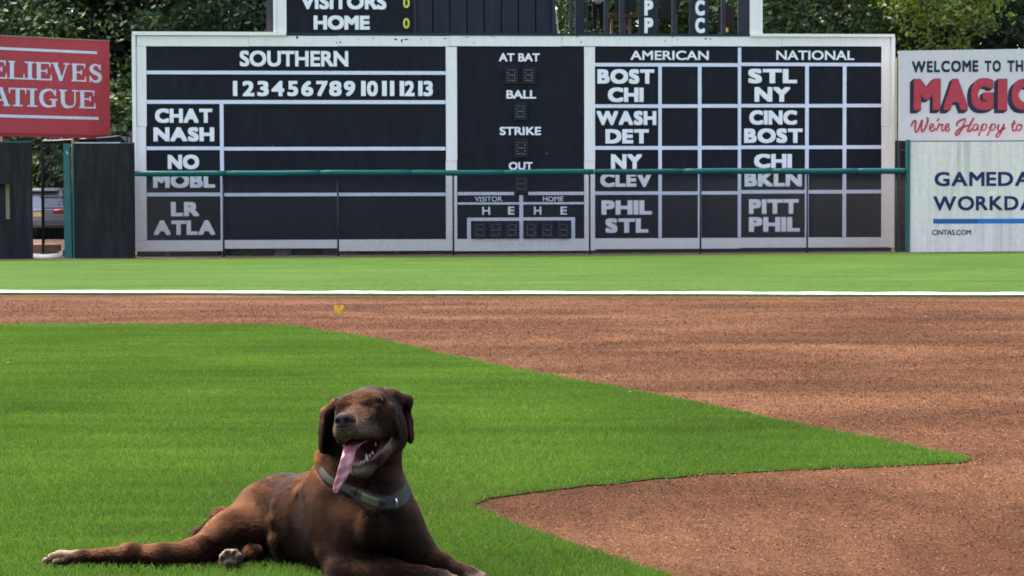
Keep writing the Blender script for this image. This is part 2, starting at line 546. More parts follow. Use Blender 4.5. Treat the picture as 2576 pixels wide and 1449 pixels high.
def word_sz(mb, fr, body, s0, z0, s1, z1, n=0.008, bold=0.03, gap=0.0, shear=0.0):
    if hasattr(mb, 'mark'): mb.mark()
    parts, x = [], 0.0
    if gap:
        for ch in body:
            if ch == ' ': x += 0.3; continue
            v, f = glyph(ch)
            w = v[:, 0].max() - v[:, 0].min()
            parts.append((v - [v[:, 0].min() - x, 0], f)); x += w + gap + 2 * bold
    else:
        parts.append(glyph(body))
    allv = np.concatenate([p[0] for p in parts])
    lo, hi = allv.min(0) - bold, allv.max(0) + bold
    offs = [(0, 0)]
    if bold: offs += [(bold * a, bold * b) for a, b in ((1, 1), (-1, 1), (1, -1), (-1, -1), (1, 0), (-1, 0), (0, 1), (0, -1))]
    if bold > 0.04: offs += [(bold * a, bold * b) for a, b in ((.5, 1), (-.5, 1), (.5, -1), (-.5, -1), (1, .5), (-1, .5), (1, -.5), (-1, -.5), (.5, 0), (-.5, 0), (0, .5), (0, -.5))]
    for k, (a, b) in enumerate(offs):
        for v, f in parts:
            q = (v + [a, b] - lo) / (hi - lo)
            mb.add([fr.w(s0 + (s1 - s0) * x + shear * (y - .5) * (z1 - z0), z0 + (z1 - z0) * y, n + k * 0.0006) for x, y in q], f)

def stroke(mb, fr, pts, wid, n=0.008, layer=[0]):
    """pen stroke through (s, z) points with per point half width"""
    P = [Vector((a, b)) for a, b in pts]
    wid = wid if hasattr(wid, '__len__') else [wid] * len(P)
    layer[0] = (layer[0] + 1) % 23
    nn = n + layer[0] * 0.0006
    vs = []
    for i, p in enumerate(P):
        t = (P[min(i + 1, len(P) - 1)] - P[max(i - 1, 0)]).normalized()
        q = Vector((-t.y, t.x)) * wid[i]
        vs += [fr.w(p.x + q.x, p.y + q.y, nn), fr.w(p.x - q.x, p.y - q.y, nn)]
    mb.add(vs, [(2 * i, 2 * i + 1, 2 * i + 3, 2 * i + 2) for i in range(len(P) - 1)])

def catmull(pts, k=5):
    P = [Vector(p) for p in pts]; out = []
    for i in range(len(P) - 1):
        a, b, c, d = P[max(i - 1, 0)], P[i], P[i + 1], P[min(i + 2, len(P) - 1)]
        for j in range(k):
            t = j / k
            out.append(0.5 * ((2 * b) + (c - a) * t + (2 * a - 5 * b + 4 * c - d) * t * t + (3 * b - a - 3 * c + d) * t ** 3))
    out.append(P[-1])
    return out

# ------------------------------------------------------------------ scoreboard
M['black'] = weathered('board black', (0.0088, 0.0090, 0.0122), (0.026, 0.028, 0.034), 0.5, ((0.35, 0.36, 0.38), 0.785), (2, 2, 0.7), 0.55, 0.12)
M['frame'] = weathered('frame white', (0.80, 0.715, 0.645), (0.40, 0.39, 0.35), 0.45, ((0.05, 0.055, 0.055), 0.80), (6, 6, 0.5), 0.6, 0.04)
M['strip'] = weathered('strip white', (0.66, 0.63, 0.69), (0.42, 0.44, 0.58), 0.6, None, (1.2, 1.2, 4), 0.6, 0.08)
M['letter'] = weathered('letter white', (0.80, 0.74, 0.72), (0.50, 0.53, 0.62), 0.5, None, (3, 3, 1), 0.6, 0.06)
M['yellow'] = plain('number yellow', (0.60, 0.52, 0.08), 0.6)
M['dark'] = plain('dark slat', (0.017, 0.019, 0.026), 0.6, 0.3, 0.3, 1.5)
M['slat'] = weathered('louvre board', (0.018, 0.020, 0.029), (0.05, 0.053, 0.062), 0.5, None, (3, 3, 0.6), 0.5, 0.2)
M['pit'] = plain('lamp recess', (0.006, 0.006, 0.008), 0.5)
M['bulb'] = plain('lamp glass', (0.085, 0.08, 0.09), 0.25, 0.5, 0.4, 30)
M['steel'] = plain('galvanised steel', (0.33, 0.34, 0.34), 0.45, 0.5, 0.2, 5)
M['wood'] = plain('weathered wood', (0.17, 0.115, 0.08), 0.85, 0.1, 0.4, 3, 0.3)

b0, b1 = at(333, 300, 57.5), at(2249, 300, 59.05)
SB = Frame((b0.x, b0.y), (b1.x, b1.y))
sbt = thing('scoreboard', (*SB.w(SB.len / 2, 0, 0)[:2], 0.1), 'large black hand operated ballpark scoreboard with white frame and league columns', 'scoreboard')
TOPX = -190   # the tower carries on above the picture
mb = MB(); s0, z0, s1, z1 = SB.rect(336, 86, 2246, 640); mb.box(SB, s0, s1, 0.2, z1, -0.5, -0.06); mb.box(SB, s0, s1, -0.1, 0.199, -0.62, -0.56)  # lower strip added to hide sunlit ground and keep the gap dark
mb.build('backing', M['dark'], sbt)

def panel(u0, v0, u1, v1, name='score_panel', m='black', n0=-0.05, n1=0.0, lab=None):
    s0, z0, s1, z1 = SB.rect(u0, v0, u1, v1)
    o = MB().box(SB, s0, s1, z0, z1, n0, n1).build(name, M[m], sbt)
    if lab: o['label'] = lab
    return o
def strips(par, items, m='strip'):
    for k, (u0, v0, u1, v1) in enumerate(items):
        s0, z0, s1, z1 = SB.rect(u0, v0, u1, v1)
        MB().box(SB, s0, s1, z0, z1, 0.001, 0.022 if (v1 - v0) < (u1 - u0) else 0.026).build('divider_strip', M[m], par)
def lamp_box(par, u0, v0, u1, v1, cols=4, rows=5):
    s0, z0, s1, z1 = SB.rect(u0, v0, u1, v1)
    mbx = MB().box(SB, s0, s1, z0, z1, 0.001, 0.006)
    t = 0.05
    for a in ((s0, s0 + t, z0, z1), (s1 - t, s1, z0, z1), (s0 + t, s1 - t, z0, z0 + t), (s0 + t, s1 - t, z1 - t, z1)):
        mbx.box(SB, *a, 0.008, 0.07)
    lb = mbx.build('lamp_box', M['pit'], par)
    bb = MB()
    for i in range(cols):
        for j in range(rows):
            if 0 < i < cols - 1 and j in (1, rows - 2): continue
            s = s0 + t + (s1 - s0 - 2 * t) * (i + 0.5) / cols; z = z0 + t + (z1 - z0 - 2 * t) * (j + 0.5) / rows
            bb.ball(SB.w(s, z, 0.03), 0.034, 8, 5)
    bb.build('bulb_grid', M['bulb'], par, True)

# Southern panel
p = panel(368, 115, 1122, 605, lab='score panel headed SOUTHERN with inning numbers')
strips(p, [(369, 178.5, 1121, 187.5), (369, 252, 1121, 261.5), (369, 368.5, 554, 377.5), (563.5, 369.5, 1121, 378.5), (369, 484.5, 554, 494), (563.5, 485, 1121, 493.5), (554, 261.5, 563.5, 604)])
L = Words()
word(L, SB, 'SOUTHERN', 603, 127.5, 876, 167.5, 0.008, 0.032)
for ch, a, b in (('2', 610, 640), ('3', 647, 676), ('4', 683, 715), ('5', 723, 750), ('6', 758, 788), ('7', 795.5, 824.5), ('8', 828, 859.5), ('9', 865, 893.5),
                 ('0', 923, 950.5), ('2', 1018, 1043), ('3', 1065, 1089)):
    word(L, SB, ch, a, 203.5, b, 242, 0.008, 0.036)
for a, b in ((586, 597), (908.5, 920), (961, 973), (981, 992), (1005.5, 1017), (1052, 1063)):
    s0, z0, s1, z1 = SB.rect(a, 203.5, b, 241.5); L.mark(); L.box(SB, s0, s1, z0, z1, 0.002, 0.009)
for t, a, c, b, d in (('CHAT', 390, 273, 534, 309.5), ('NASH', 386, 320, 539, 356), ('NO', 422, 389, 501, 426), ('MOBL', 385, 436, 541, 473), ('LR', 430, 508, 501, 544), ('ATLA', 387, 554.5, 541, 591)):
    word(L, SB, t, a, c, b, d, 0.008, 0.052, True, 0.035)
L.build('lettering', M['letter'], p)
# At bat panel
p = panel(1150, 117, 1470, 601, lab='score panel with AT BAT, BALL, STRIKE and OUT lamps')
L = Words()
for t, a, c, b, d in (('AT BAT', 1255, 134, 1358, 154.5), ('BALL', 1274, 227, 1349, 248), ('STRIKE', 1257, 319, 1361, 340), ('OUT', 1280, 407.5, 1340, 427.5), ('H', 1213, 520, 1233, 540.5), ('E', 1278, 519.5, 1294.5, 540),
                      ('H', 1343, 519.5, 1362, 540), ('E', 1410, 519.5, 1426.5, 540)):
    word(L, SB, t, a, c, b, d, 0.008, 0.028)
for t, a, c, b, d in (('VISITOR', 1194.5, 494.5, 1263.5, 507), ('HOME', 1366, 494, 1417, 506.5)):
    word(L, SB, t, a, c, b, d, 0.008, 0.01)
L.build('lettering', M['letter'], p)
strips(p, [(1151, 483, 1293, 491), (1329, 482.5, 1469, 490.5), (1151, 509, 1306.5, 514.5), (1316, 508.5, 1469, 514), (1306.5, 491, 1316, 601), (1184.5, 547.5, 1306.5, 555.5), (1316, 546.5, 1437, 554.5), (1175, 547.5, 1184.5, 601), (1437, 546.5, 1446.5, 601)])
for q in ((1270, 169, 1302, 211), (1314, 169, 1346, 211), (1292.5, 260, 1325, 302.5), (1293, 351, 1328, 396), (1294, 442, 1328, 484)):
    lamp_box(p, *q)
for k in range(6):
    u0 = (1189, 1230, 1271, 1319, 1360, 1400)[k]; lamp_box(p, u0, 558, u0 + 34, 600)
# American / National panel
p = panel(1496, 119, 2217.5, 600, lab='score panel of AMERICAN and NATIONAL league teams')
strips(p, [(1497, 158.7, 1856, 167.5), (1864, 158, 2217, 166.5), (1856, 120, 1864, 597)] +
       [q for a, b, c, d in ((262.5, 271.5, 261.7, 270.5), (367.5, 376.7, 366, 375), (481.5, 490, 478, 487)) for q in
        ((1497, a, 1656, b), (1664.5, a, 1755.5, b), (1764.5, a - .5, 1856, b - .5), (1864, c, 2025, d), (2034, c, 2119.5, d), (2128.5, c - .5, 2217, d - .5))] +
       [(1656, 167.5, 1664.5, 598), (1755.5, 167.5, 1764.5, 598), (2025, 166.5, 2034, 596), (2119.5, 166.5, 2128.5, 596)])
L = Words()
for t, a, c, b, d in (('AMERICAN', 1586, 127.5, 1783, 151), ('NATIONAL', 1953, 127, 2149, 151)):
    word(L, SB, t, a, c, b, d, 0.008, 0.02)
for t, a, c, b, d in (('BOST', 1503, 174, 1646, 211), ('CHI', 1529, 220, 1619, 257), ('WASH', 1501, 279, 1651, 315), ('DET', 1523, 325, 1632, 361), ('NY', 1537, 388, 1615, 425), ('CLEV', 1510, 435, 1638.5, 470.5),
                      ('PHIL', 1513, 504, 1640, 540), ('STL', 1523, 549, 1631, 586), ('STL', 1882, 173, 2005, 210), ('NY', 1898, 219, 1988, 256), ('CINC', 1885, 277.6, 2005, 314), ('BOST', 1872, 323, 2019, 360),
                      ('CHI', 1897, 387, 1992, 423), ('BKLN', 1873, 433, 2017, 469), ('PITT', 1884, 501, 2009, 538), ('PHIL', 1884, 546, 2012, 583)):
    word(L, SB, t, a, c, b, d, 0.008, 0.052, True, 0.035)
L.build('lettering', M['letter'], p)

# white frame
def frame_bit(u0, v0, u1, v1, n1=0.03, n0=-0.05, name='frame_board', m='frame'):
    s0, z0, s1, z1 = SB.rect(u0, v0, u1, v1)
    return MB().box(SB, s0, s1, z0, z1, n0, n1).build(name, M[m], sbt)
for a, b in ((344, 626), (626, 850), (850, 1130), (1130, 1412), (1412, 1690), (1690, 1966), (1966, 2240)):
    frame_bit(a, 90.5, b - 0.6, 116.5, 0.034)
for a, b in ((116.8, 318), (318.8, 604)):
    frame_bit(344, a, 368.5, b); frame_bit(2217, a, 2240, b)
for a, b in ((118, 405), (405.7, 601)):
    frame_bit(1121.7, a, 1149.7, b); frame_bit(1469.7, a, 1496.5, b)
for a, b, c in ((344, 562, 632), (562.5, 850, 625), (850.5, 1140, 631), (1140.5, 1497, 631), (1497.5, 1860, 626), (1860.5, 2240, 622.5)):
    frame_bit(a, 604.5 - (a - 344) / 1896 * 9, b, c, 0.032)
frame_bit(333, 80.5, 720, 89.5, 0.10, -0.5, 'cap_trim'); frame_bit(1886, 86, 2249, 93, 0.10, -0.5, 'cap_trim')
frame_bit(334.5, 89.5, 344, 632, 0.08, -0.5, 'edge_trim'); frame_bit(2240, 93, 2249.5, 623, 0.08, -0.5, 'edge_trim')
# tower above: posts, sign field, louvre boards, open bays
frame_bit(694, TOPX, 720, 89.7, 0.03); frame_bit(1886, TOPX, 1910, 91.5, 0.03)
frame_bit(687, TOPX, 694, 89, 0.07, -0.5, 'edge_trim'); frame_bit(1910, TOPX, 1917.5, 91, 0.07, -0.5, 'edge_trim')
frame_bit(687, TOPX - 30, 1917.5, TOPX, 0.09, -0.5, 'cap_trim')
frame_bit(667, TOPX, 686, 82, -0.45, -2.6, 'side_wall', 'dark')
frame_bit(1918, TOPX, 1921, 86, -0.45, -2.6, 'side_wall', 'dark')
p = panel(720.5, TOPX, 1041, 89, lab='score panel with VISITORS and HOME')
L = Words()
word(L, SB, 'VISITORS', 756, -14, 972, 23.5, 0.008, 0.04); word(L, SB, 'HOME', 789, 39, 930, 75, 0.008, 0.05)
L.build('lettering', M['letter'], p)
L = Words()
for v in (-6, 45.5):
    word(L, SB, '0', 1014, v, 1030.5, v + 26, 0.012, 0.025)
L.build('score_number', M['yellow'], p)
s0, z0, s1, z1 = SB.rect(1006, 31, 1038, 32.3); MB().box(SB, s0, s1, z0, z1, 0.001, 0.02).build('divider_strip', M['dark'], p)
frame_bit(720.5, 84.5, 1886, 90.2, 0.05, -0.9, 'sill', 'dark')
for k in range(8):
    a = 1047 + k * 43.2
    s0, z0, s1, z1 = SB.rect(a, TOPX, a + 40, 83)
    MB().box(SB, s0, s1, z0, z1, -0.16 - 0.03 * (k % 2), -0.09 - 0.03 * (k % 2)).build('louvre_board', M['slat'], sbt)
s0, z0, s1, z1 = SB.rect(1041, TOPX, 1392, 84); MB().box(SB, s0, s1, z0, z1, -0.32, -0.27).build('inner_board', M['pit'], sbt)
for a, b, n in ((1041, 1046, 0), (1389, 1397, 0), (1432, 1440, 0), (1449, 1472, -.2), (1475.3, 1478.3, 0), (1520, 1530, 0), (1559, 1571, 0), (1691, 1701, 0), (1815, 1826, 0), (1857, 1886, 0)):
    frame_bit(a, TOPX, b, 84.5, n, n - 0.12, 'bay_post', 'dark')
for v in (6, 39, 72):
    s0, z0, s1, z1 = SB.rect(1397, v, 1857, v + 2.2)
    MB().box(SB, s0, s1, z0, z1, -2.55, -2.5).build('rear_rail', M['dark'], sbt)
for a in (1397, 1486, 1545, 1600, 1660, 1735, 1800, 1857):
    frame_bit(a, TOPX, a + 3, 84, -2.5, -2.56, 'rear_post', 'dark')
s0, z0, s1, z1 = SB.rect(667, 86, 1921, 90); MB().box(SB, s0, s1, z0, z1, -2.7, -0.52).build('tower_floor', M['dark'], sbt)
for ch, a, b, c, d in (('P', 1607, 1656, 1621, 1643), ('C', 1734.7, 1783, 1749, 1773)):
    s0, z0, s1, z1 = SB.rect(a, TOPX, b, 84.4)
    q = MB().box(SB, s0, s1, z0, z1, -0.1, 0.0).build('letter_board', M['slat'], sbt)
    L = Words()
    for v in (-44, 0.4, 44.8):
        word(L, SB, ch, c, v, d, v + 38.8, 0.006, 0.05)
    L.build('lettering', M['letter'], q)
# flaked paint on the long beam
fl_ = MB()
for u, v, w_, h_ in ((747, 94.5, 9, 7), (722, 92, 6, 3), (846, 107, 3, 6), (856, 106, 5, 7), (902, 97, 3, 3), (940, 96.5, 9, 2), (995, 99, 9, 6), (1011, 103, 5, 17), (1022, 99, 14, 4), (1060, 97.5, 5, 3), (1073, 96, 4, 3), (1120, 97, 13, 3), (1175, 93, 12, 2), (1240, 93, 9, 2),
                     (1192, 108, 4, 3), (1415, 97, 2, 8), (1452, 92, 6, 3), (1462, 106, 4, 4), (1673, 103, 3, 5), (1693, 93, 6, 2), (1705, 100, 4, 3), (1775, 98, 8, 4), (1787, 98, 4, 5), (1560, 100, 3, 3)):
    s0, z0, s1, z1 = SB.rect(u - w_ / 2, v - h_ / 2, u + w_ / 2, v + h_ / 2, 0.034)
    n_ = 9; k0 = len(fl_.v)
    for i in range(n_):
        a = 2 * math.pi * i / n_; r_ = random.uniform(.55, 1.1)
        fl_.v.append(SB.w((s0 + s1) / 2 + math.cos(a) * r_ * (s1 - s0) / 2, (z0 + z1) / 2 + math.sin(a) * r_ * (z1 - z0) / 2, 0.0365))
    fl_.f.append(tuple(k0 + i for i in range(n_)))
fl_.build('paint_flakes', M['dark'], sbt)
# plywood feet: piers and a dark skirt under the right half
frame_bit(1500, 623.5, 2243, 634, -0.03, -0.09, 'skirt_board', 'pit')
for u in (420, 560, 700, 850, 1000, 1140, 1300, 1480, 1700, 1900, 2100, 2230):
    s = SB.uv(u, 600)[0]
    MB().box(SB, s - 0.06, s + 0.06, -0.02, 0.3, -0.4, -0.12).build('foot_post', M['wood'], sbt)
for u in (420, 900, 1380, 1800, 2200):
    s = SB.uv(u, 600)[0]
    MB().tube([SB.w(s, 0.0, -3.4), SB.w(s, 4.6, -0.52)], 0.05, 6).build('brace', M['steel'], sbt)

# small things at the foot of the board
M['concrete'] = plain('concrete', (0.14, 0.125, 0.115), 0.9, 0.1, 0.3, 6, 0.4)
M['timber'] = plain('old timber', (0.085, 0.052, 0.038), 0.9, 0.1, 0.4, 5, 0.4)
def rough_block(name, u0, v0, u1, v1, m, label, cat, group=None, n0=-0.55, n1=-0.14):
    s0, z0, s1, z1 = SB.rect(u0, v0, u1, v1)
    z0 = max(z0 - 0.02, 0.0)
    b = MB()
    N = max(2, int((s1 - s0) / 0.4))
    for i in range(N + 1):
        s = s0 + (s1 - s0) * i / N
        dz = random.uniform(-0.012, 0.012); dn = random.uniform(-0.02, 0.02)
        b.v += [SB.w(s, z0, n1 + dn), SB.w(s, z1 + dz, n1 + dn), SB.w(s, z1 + dz, n0), SB.w(s, z0, n0)]
    for i in range(N):
        for j in range(4):
            b.f.append((i * 4 + j, (i + 1) * 4 + j, (i + 1) * 4 + (j + 1) % 4, i * 4 + (j + 1) % 4))
    b.f += [(3, 2, 1, 0), tuple(N * 4 + j for j in range(4))]
    o = b.build(name, M[m], None, False, 0.012)
    return tag(o, label, cat, group)
rough_block('timber', 348, 633, 548, 643, 'timber', 'long brown timber under the left end of the scoreboard', 'timber', 'timbers under the scoreboard')
rough_block('timber', 632, 627, 684, 639, 'timber', 'short brown timber lying beside the green gap under the scoreboard', 'timber', 'timbers under the scoreboard')
rough_block('paving_stone', 690, 628, 732, 641, 'concrete', 'reddish stone block at the middle of the open gap under the scoreboard', 'block', 'blocks under the scoreboard')
rough_block('timber', 810, 628, 849, 640, 'timber', 'brown timber end just left of the second fence post', 'timber', 'timbers under the scoreboard')
rough_block('concrete_block', 855, 632, 904, 644, 'concrete', 'grey concrete block just right of the second fence post', 'block', 'blocks under the scoreboard')
rough_block('timber', 908, 633, 1010, 642, 'timber', 'brown timber right of the grey concrete block', 'timber', 'timbers under the scoreboard')
rough_block('timber', 1020, 634, 1165, 641.5, 'timber', 'brown timber in front of the white post left of the at bat panel', 'timber', 'timbers under the scoreboard')
rough_block('timber', 1180, 634, 1440, 641, 'timber', 'longest brown timber lying under the at bat panel', 'timber', 'timbers under the scoreboard')

M['weed'] = plain('weed leaf', (0.06, 0.14, 0.025), 0.7, 0.2, 0.4, 6)
def weed(u, v, y, r, h, label, m='weed', n=240):
    c = at(u, v, y); vs, fs = [], []
    for i in range(n):
        a = rng.random() * 6.283; d = r * rng.random() ** 0.6
        p = np.array([c.x + math.cos(a) * d, c.y + 0.3 * math.sin(a) * d, 0.01 + h * rng.random() * (1 - 0.5 * d / r)])
        e1 = rng.normal(size=3); e1 /= np.linalg.norm(e1); e2 = np.cross(e1, rng.normal(size=3)); e2 /= np.linalg.norm(e2)
        l = 0.03 + 0.03 * rng.random(); k = len(vs)
        vs += [p - e1 * l, p + e2 * l * .4, p + e1 * l, p - e2 * l * .4]; fs.append((k, k + 1, k + 2, k + 3))
    o = obj('weed', vs, fs, M[m])
    return tag(o, label, 'weed', 'weeds along the fence foot')
weed(608, 640, 57.9, 0.30, 0.22, 'bright green weed under the left part of the scoreboard')
weed(765, 641, 58.1, 0.32, 0.24, 'dark green weed in the gap left of the second fence post')
weed(1610, 637, 56.7, 0.75, 0.09, 'low wide weed under the American league columns')
weed(2266, 636, 56.4, 0.10, 0.35, 'green weed between the scoreboard and the white padded wall')

# ------------------------------------------------------------------ chain link fence with padded rail
M['wire'] = plain('coated wire', (0.02, 0.022, 0.024), 0.5, 0.4)
M['pad'] = weathered('rail padding teal', (0.010, 0.082, 0.078), (0.03, 0.12, 0.115), 0.4, None, (0.5, 5, 5), 0.45, 0.10)
M['pad2'] = weathered('rail padding faded', (0.010, 0.055, 0.058), (0.03, 0.08, 0.085), 0.5, None, (0.5, 5, 5), 0.5, 0.15)
FN = Frame((-20, FENCE_Y), (20, FENCE_Y))
def fs_(u, v=556): return FN.uv(u, v)[0]
s_a, s_b = fs_(341), fs_(2281)
ft = thing('chain_link_fence', (FN.w((s_a + s_b) / 2, 0)[0], FENCE_Y, 0), 'black chain link fence with teal padded top rail in front of the scoreboard', 'fence')
ztop = 2.36
b = MB()
pitch = 0.067 * 1.414 / 1.414
Wf, Hf = s_b - s_a, ztop - 0.06
w = 0.0035
k = -Hf
while k < Wf:
    for sg in (1, -1):
        # line s = k + z (sg=1) or mirrored
        za, zb = max(0, -k), min(Hf, Wf - k)
        if zb > za:
            p = [(k + za, za), (k + zb, zb)]
            if sg < 0: p = [(Wf - a, z) for a, z in p]
            n = 0.003 * sg
            q = [FN.w(s_a + a, 0.06 + z, n) for a, z in p]
            b.add([(q[0][0] - w * 1.4, q[0][1], q[0][2]), (q[0][0] + w * 1.4, q[0][1], q[0][2]), (q[0][0], q[0][1] - 0.006, q[0][2]),
                   (q[1][0] - w * 1.4, q[1][1], q[1][2]), (q[1][0] + w * 1.4, q[1][1], q[1][2]), (q[1][0], q[1][1] - 0.006, q[1][2])],
                  [(0, 1, 4, 3), (1, 2, 5, 4), (2, 0, 3, 5)])
    k += pitch
b.build('wire_mesh', M['wire'], ft)
for u in (562, 850, 1140.5, 1483.5, 1762.5, 2031, 2256):
    s = fs_(u)
    MB().tube([FN.w(s, -0.1, -0.03), FN.w(s, ztop + 0.02, -0.03)], 0.027, 8).build('fence_post', M['wire'], ft, True)
joints = [(339, 437), (569, 436), (805, 434.5), (1035, 434), (1265, 434), (1495, 432), (1718.5, 431), (1942, 430.5), (2156, 430), (2283, 430)]
for i in range(len(joints) - 1):
    (ua, va), (ub, vb) = joints[i], joints[i + 1]
    sa, za = FN.uv(ua + 0.6, va); sb_, zb = FN.uv(ub - 0.6, vb)
    pts = []
    for j in range(9):
        t = j / 8
        sag = -0.012 * math.sin(math.pi * t) * (1 if i % 2 else 0.4) + 0.012 * (1 - abs(2 * t - 1)) * (i in (4, 6))
        pts.append(FN.w(sa + (sb_ - sa) * t, za + (zb - za) * t + sag, 0.0))
    MB().tube(pts, [0.074] + [0.083] * 7 + [0.074], 12).build('rail_pad', M['pad2'] if i == 5 else M['pad'], ft, True)

# ------------------------------------------------------------------ padded outfield walls
M['wallblack'] = weathered('wall vinyl black', (0.0105, 0.0102, 0.0115), (0.06, 0.06, 0.062), 0.55, None, (4, 4, 0.5), 0.5, 0.15)
M['wallwhite'] = weathered('wall vinyl white', (0.72, 0.62, 0.53), (0.24, 0.22, 0.20), 0.85, None, (4.5, 4.5, 0.25), 0.55, 0.08)
M['teal'] = plain('teal post paint', (0.010, 0.085, 0.08), 0.4, 0.4, 0.15, 3)
M['navy'] = weathered('navy print', (0.022, 0.024, 0.085), (0.05, 0.05, 0.11), 0.4, None, (3, 3, 1), 0.5, 0.1)
M['blue'] = plain('blue print', (0.01, 0.15, 0.42), 0.5)
M['blue_dark'] = plain('blue print faded', (0.01, 0.09, 0.28), 0.5)
def gz(u): return out_z(at(u, 640, FENCE_Y).x, 55.5)

wl = thing('padded_wall', (*at(-40, 640, FENCE_Y)[:2], 0), 'black padded wall panel with a small window, left of the open gate', 'wall', 'padded outfield walls')
s0, z0, s1, z1 = FN.rect(-420, 359, 79.5, 653); wz0, wz1 = FN.uv(0, 551)[1], FN.uv(0, 462)[1]
sw0, sw1 = fs_(-40), fs_(26)
b = MB(); zb = gz(20) - 0.02
b.box(FN, s0, sw0, zb, z1, -0.12, 0.05).box(FN, sw1, s1 , zb, z1, -0.12, 0.05).box(FN, sw0, sw1, zb, wz0, -0.12, 0.05).box(FN, sw0, sw1, wz1, z1, -0.12, 0.05)
b.build('wall_pad', M['wallblack'], wl)
MB().box(FN, s0, s1, z1 + 0.001, z1 + 0.035, -0.1, 0.035).build('top_cap', M['teal'], wl)
b = MB()
for q in ((sw0, sw1, wz0 - 0.03, wz0), (sw0, sw1, wz1, wz1 + 0.03), (sw1, sw1 + 0.03, wz0 - .03, wz1 + .03), (sw0 - 0.03, sw0, wz0 - .03, wz1 + .03)):
    b.box(FN, *q, 0.052, 0.066)
b.build('window_frame', M['pit'], wl)
MB().box(FN, sw0, sw0 + (sw1 - sw0) * 0.70, wz0 - .2, wz1 + .2, -0.36, -0.34).build('window_screen', M['pit'], wl)
MB().box(FN, sw0 + (sw1 - sw0) * 0.70, sw1 + .1, wz0 - .2, wz1 + .2, -0.40, -0.37).build('window_board', plain('tan plywood', (0.36, 0.30, 0.19), 0.8, 0.2, 0.15, 6), wl)

wr = thing('padded_wall', (*at(260, 640, FENCE_Y)[:2], 0), 'scuffed black padded wall panel between the open gate and the scoreboard', 'wall', 'padded outfield walls')
s0, z0, s1, z1 = FN.rect(187.5, 360.5, 338, 651)
MB().box(FN, s0, s1, gz(260) - 0.02, z1, -0.12, 0.05).build('wall_pad', M['wallblack'], wr, False, 0.01)
MB().box(FN, s0 + 0.02, fs_(304), z1 + 0.001, z1 + 0.03, -0.1, 0.03).build('top_cap', plain('bleached cap', (0.42, 0.45, 0.44), 0.7, 0.2, 0.2, 4), wr)
MB().box(FN, fs_(304.4), s1, z1 + 0.001, z1 + 0.024, -0.1, 0.03).build('top_cap', M['teal'], wr)
MB().box(FN, fs_(184.8), s0 - 0.003, gz(260), z1, -0.06, 0.06).build('edge_strip', M['teal'], wr)

ww = thing('padded_wall', (*at(2500, 640, FENCE_Y)[:2], 0), 'dirt streaked white padded wall with navy lettering and a blue bar', 'wall', 'padded outfield walls')
s0, z0, s1, z1 = FN.rect(2288.5, 356.5, 2576, 636); s1 += 5.5; zb = gz(2450) - 0.03
b = MB(); b.box(FN, s0, s1, zb, z1, -0.12, 0.05)
b.build('wall_pad', M['wallwhite'], ww)
MB().box(FN, s0 - 0.02, s1, z1 + 0.001, z1 + 0.03, -0.1, 0.045).build('top_cap', M['teal'], ww)
s0, z0, s1, z1 = FN.rect(2279.5, 352, 2288, 636)
MB().box(FN, s0, s1 - 0.003, zb, z1, -0.1, 0.09).build('end_post', M['teal'], ww)
L = Words()
for t, a, c, b_, d in (('GAMEDAY', 2351, 432, 2633, 468.5), ('WORKDAY', 2348, 493, 2641, 529.5)):
    s0, z0, s1, z1 = FN.rect(a, c, 2549, d, 0.055)
    sx = fs_(b_)
    word_sz(L, FN, t, s0, z0, sx, z1, 0.054, 0.026, 0.075)
s0, z0, s1, z1 = FN.rect(2344.5, 578, 2443, 591, 0.055); word_sz(L, FN, 'CINTAS.COM', s0, z0, s1, z1, 0.054, 0.018)
L.build('lettering', M['navy'], ww)
s0, z0, s1, z1 = FN.rect(2346.5, 550.5, 2459, 562.5); MB().box(FN, s0, s1, z0, z1, 0.051, 0.0545).build('blue_bar', M['blue_dark'], ww)
MB().box(FN, s1 + 0.001, s1 + 5, z0, z1 - 0.0, 0.051, 0.0545).build('blue_bar', M['blue'], ww)
for a in (2331, 2558):
    s = fs_(a); MB().box(FN, s, s + 0.006, zb, z1, 0.0503, 0.0512).build('panel_seam', M['steel'], ww)

# dark screen between scoreboard and the white wall
dk = thing('screen_panel', (*at(2267, 640, 57.2)[:2], 0), 'dark brown screen between the scoreboard edge and the teal end post', 'screen')
F2 = Frame((-20, 57.6), (20, 57.6))
s0, z0, s1, z1 = F2.rect(2252, 354, 2283, 640)
MB().box(F2, s0, s1, 0.0, z1, -0.05, 0.0).build('screen', plain('dark screen cloth', (0.022, 0.017, 0.014), 0.9, 0.1, 0.3, 4), dk)
for z in (0.9, 1.9, 3.0):
    MB().tube([F2.w(s0, z, 0.03), F2.w(s1, z, 0.03)], 0.025, 6).build('cross_bar', M['wire'], dk)
MB().tube([F2.w(s0 + 0.08, 0.0, 0.05), F2.w(s0 + 0.08, z1, 0.05)], 0.05, 6).build('post', M['wire'], dk)

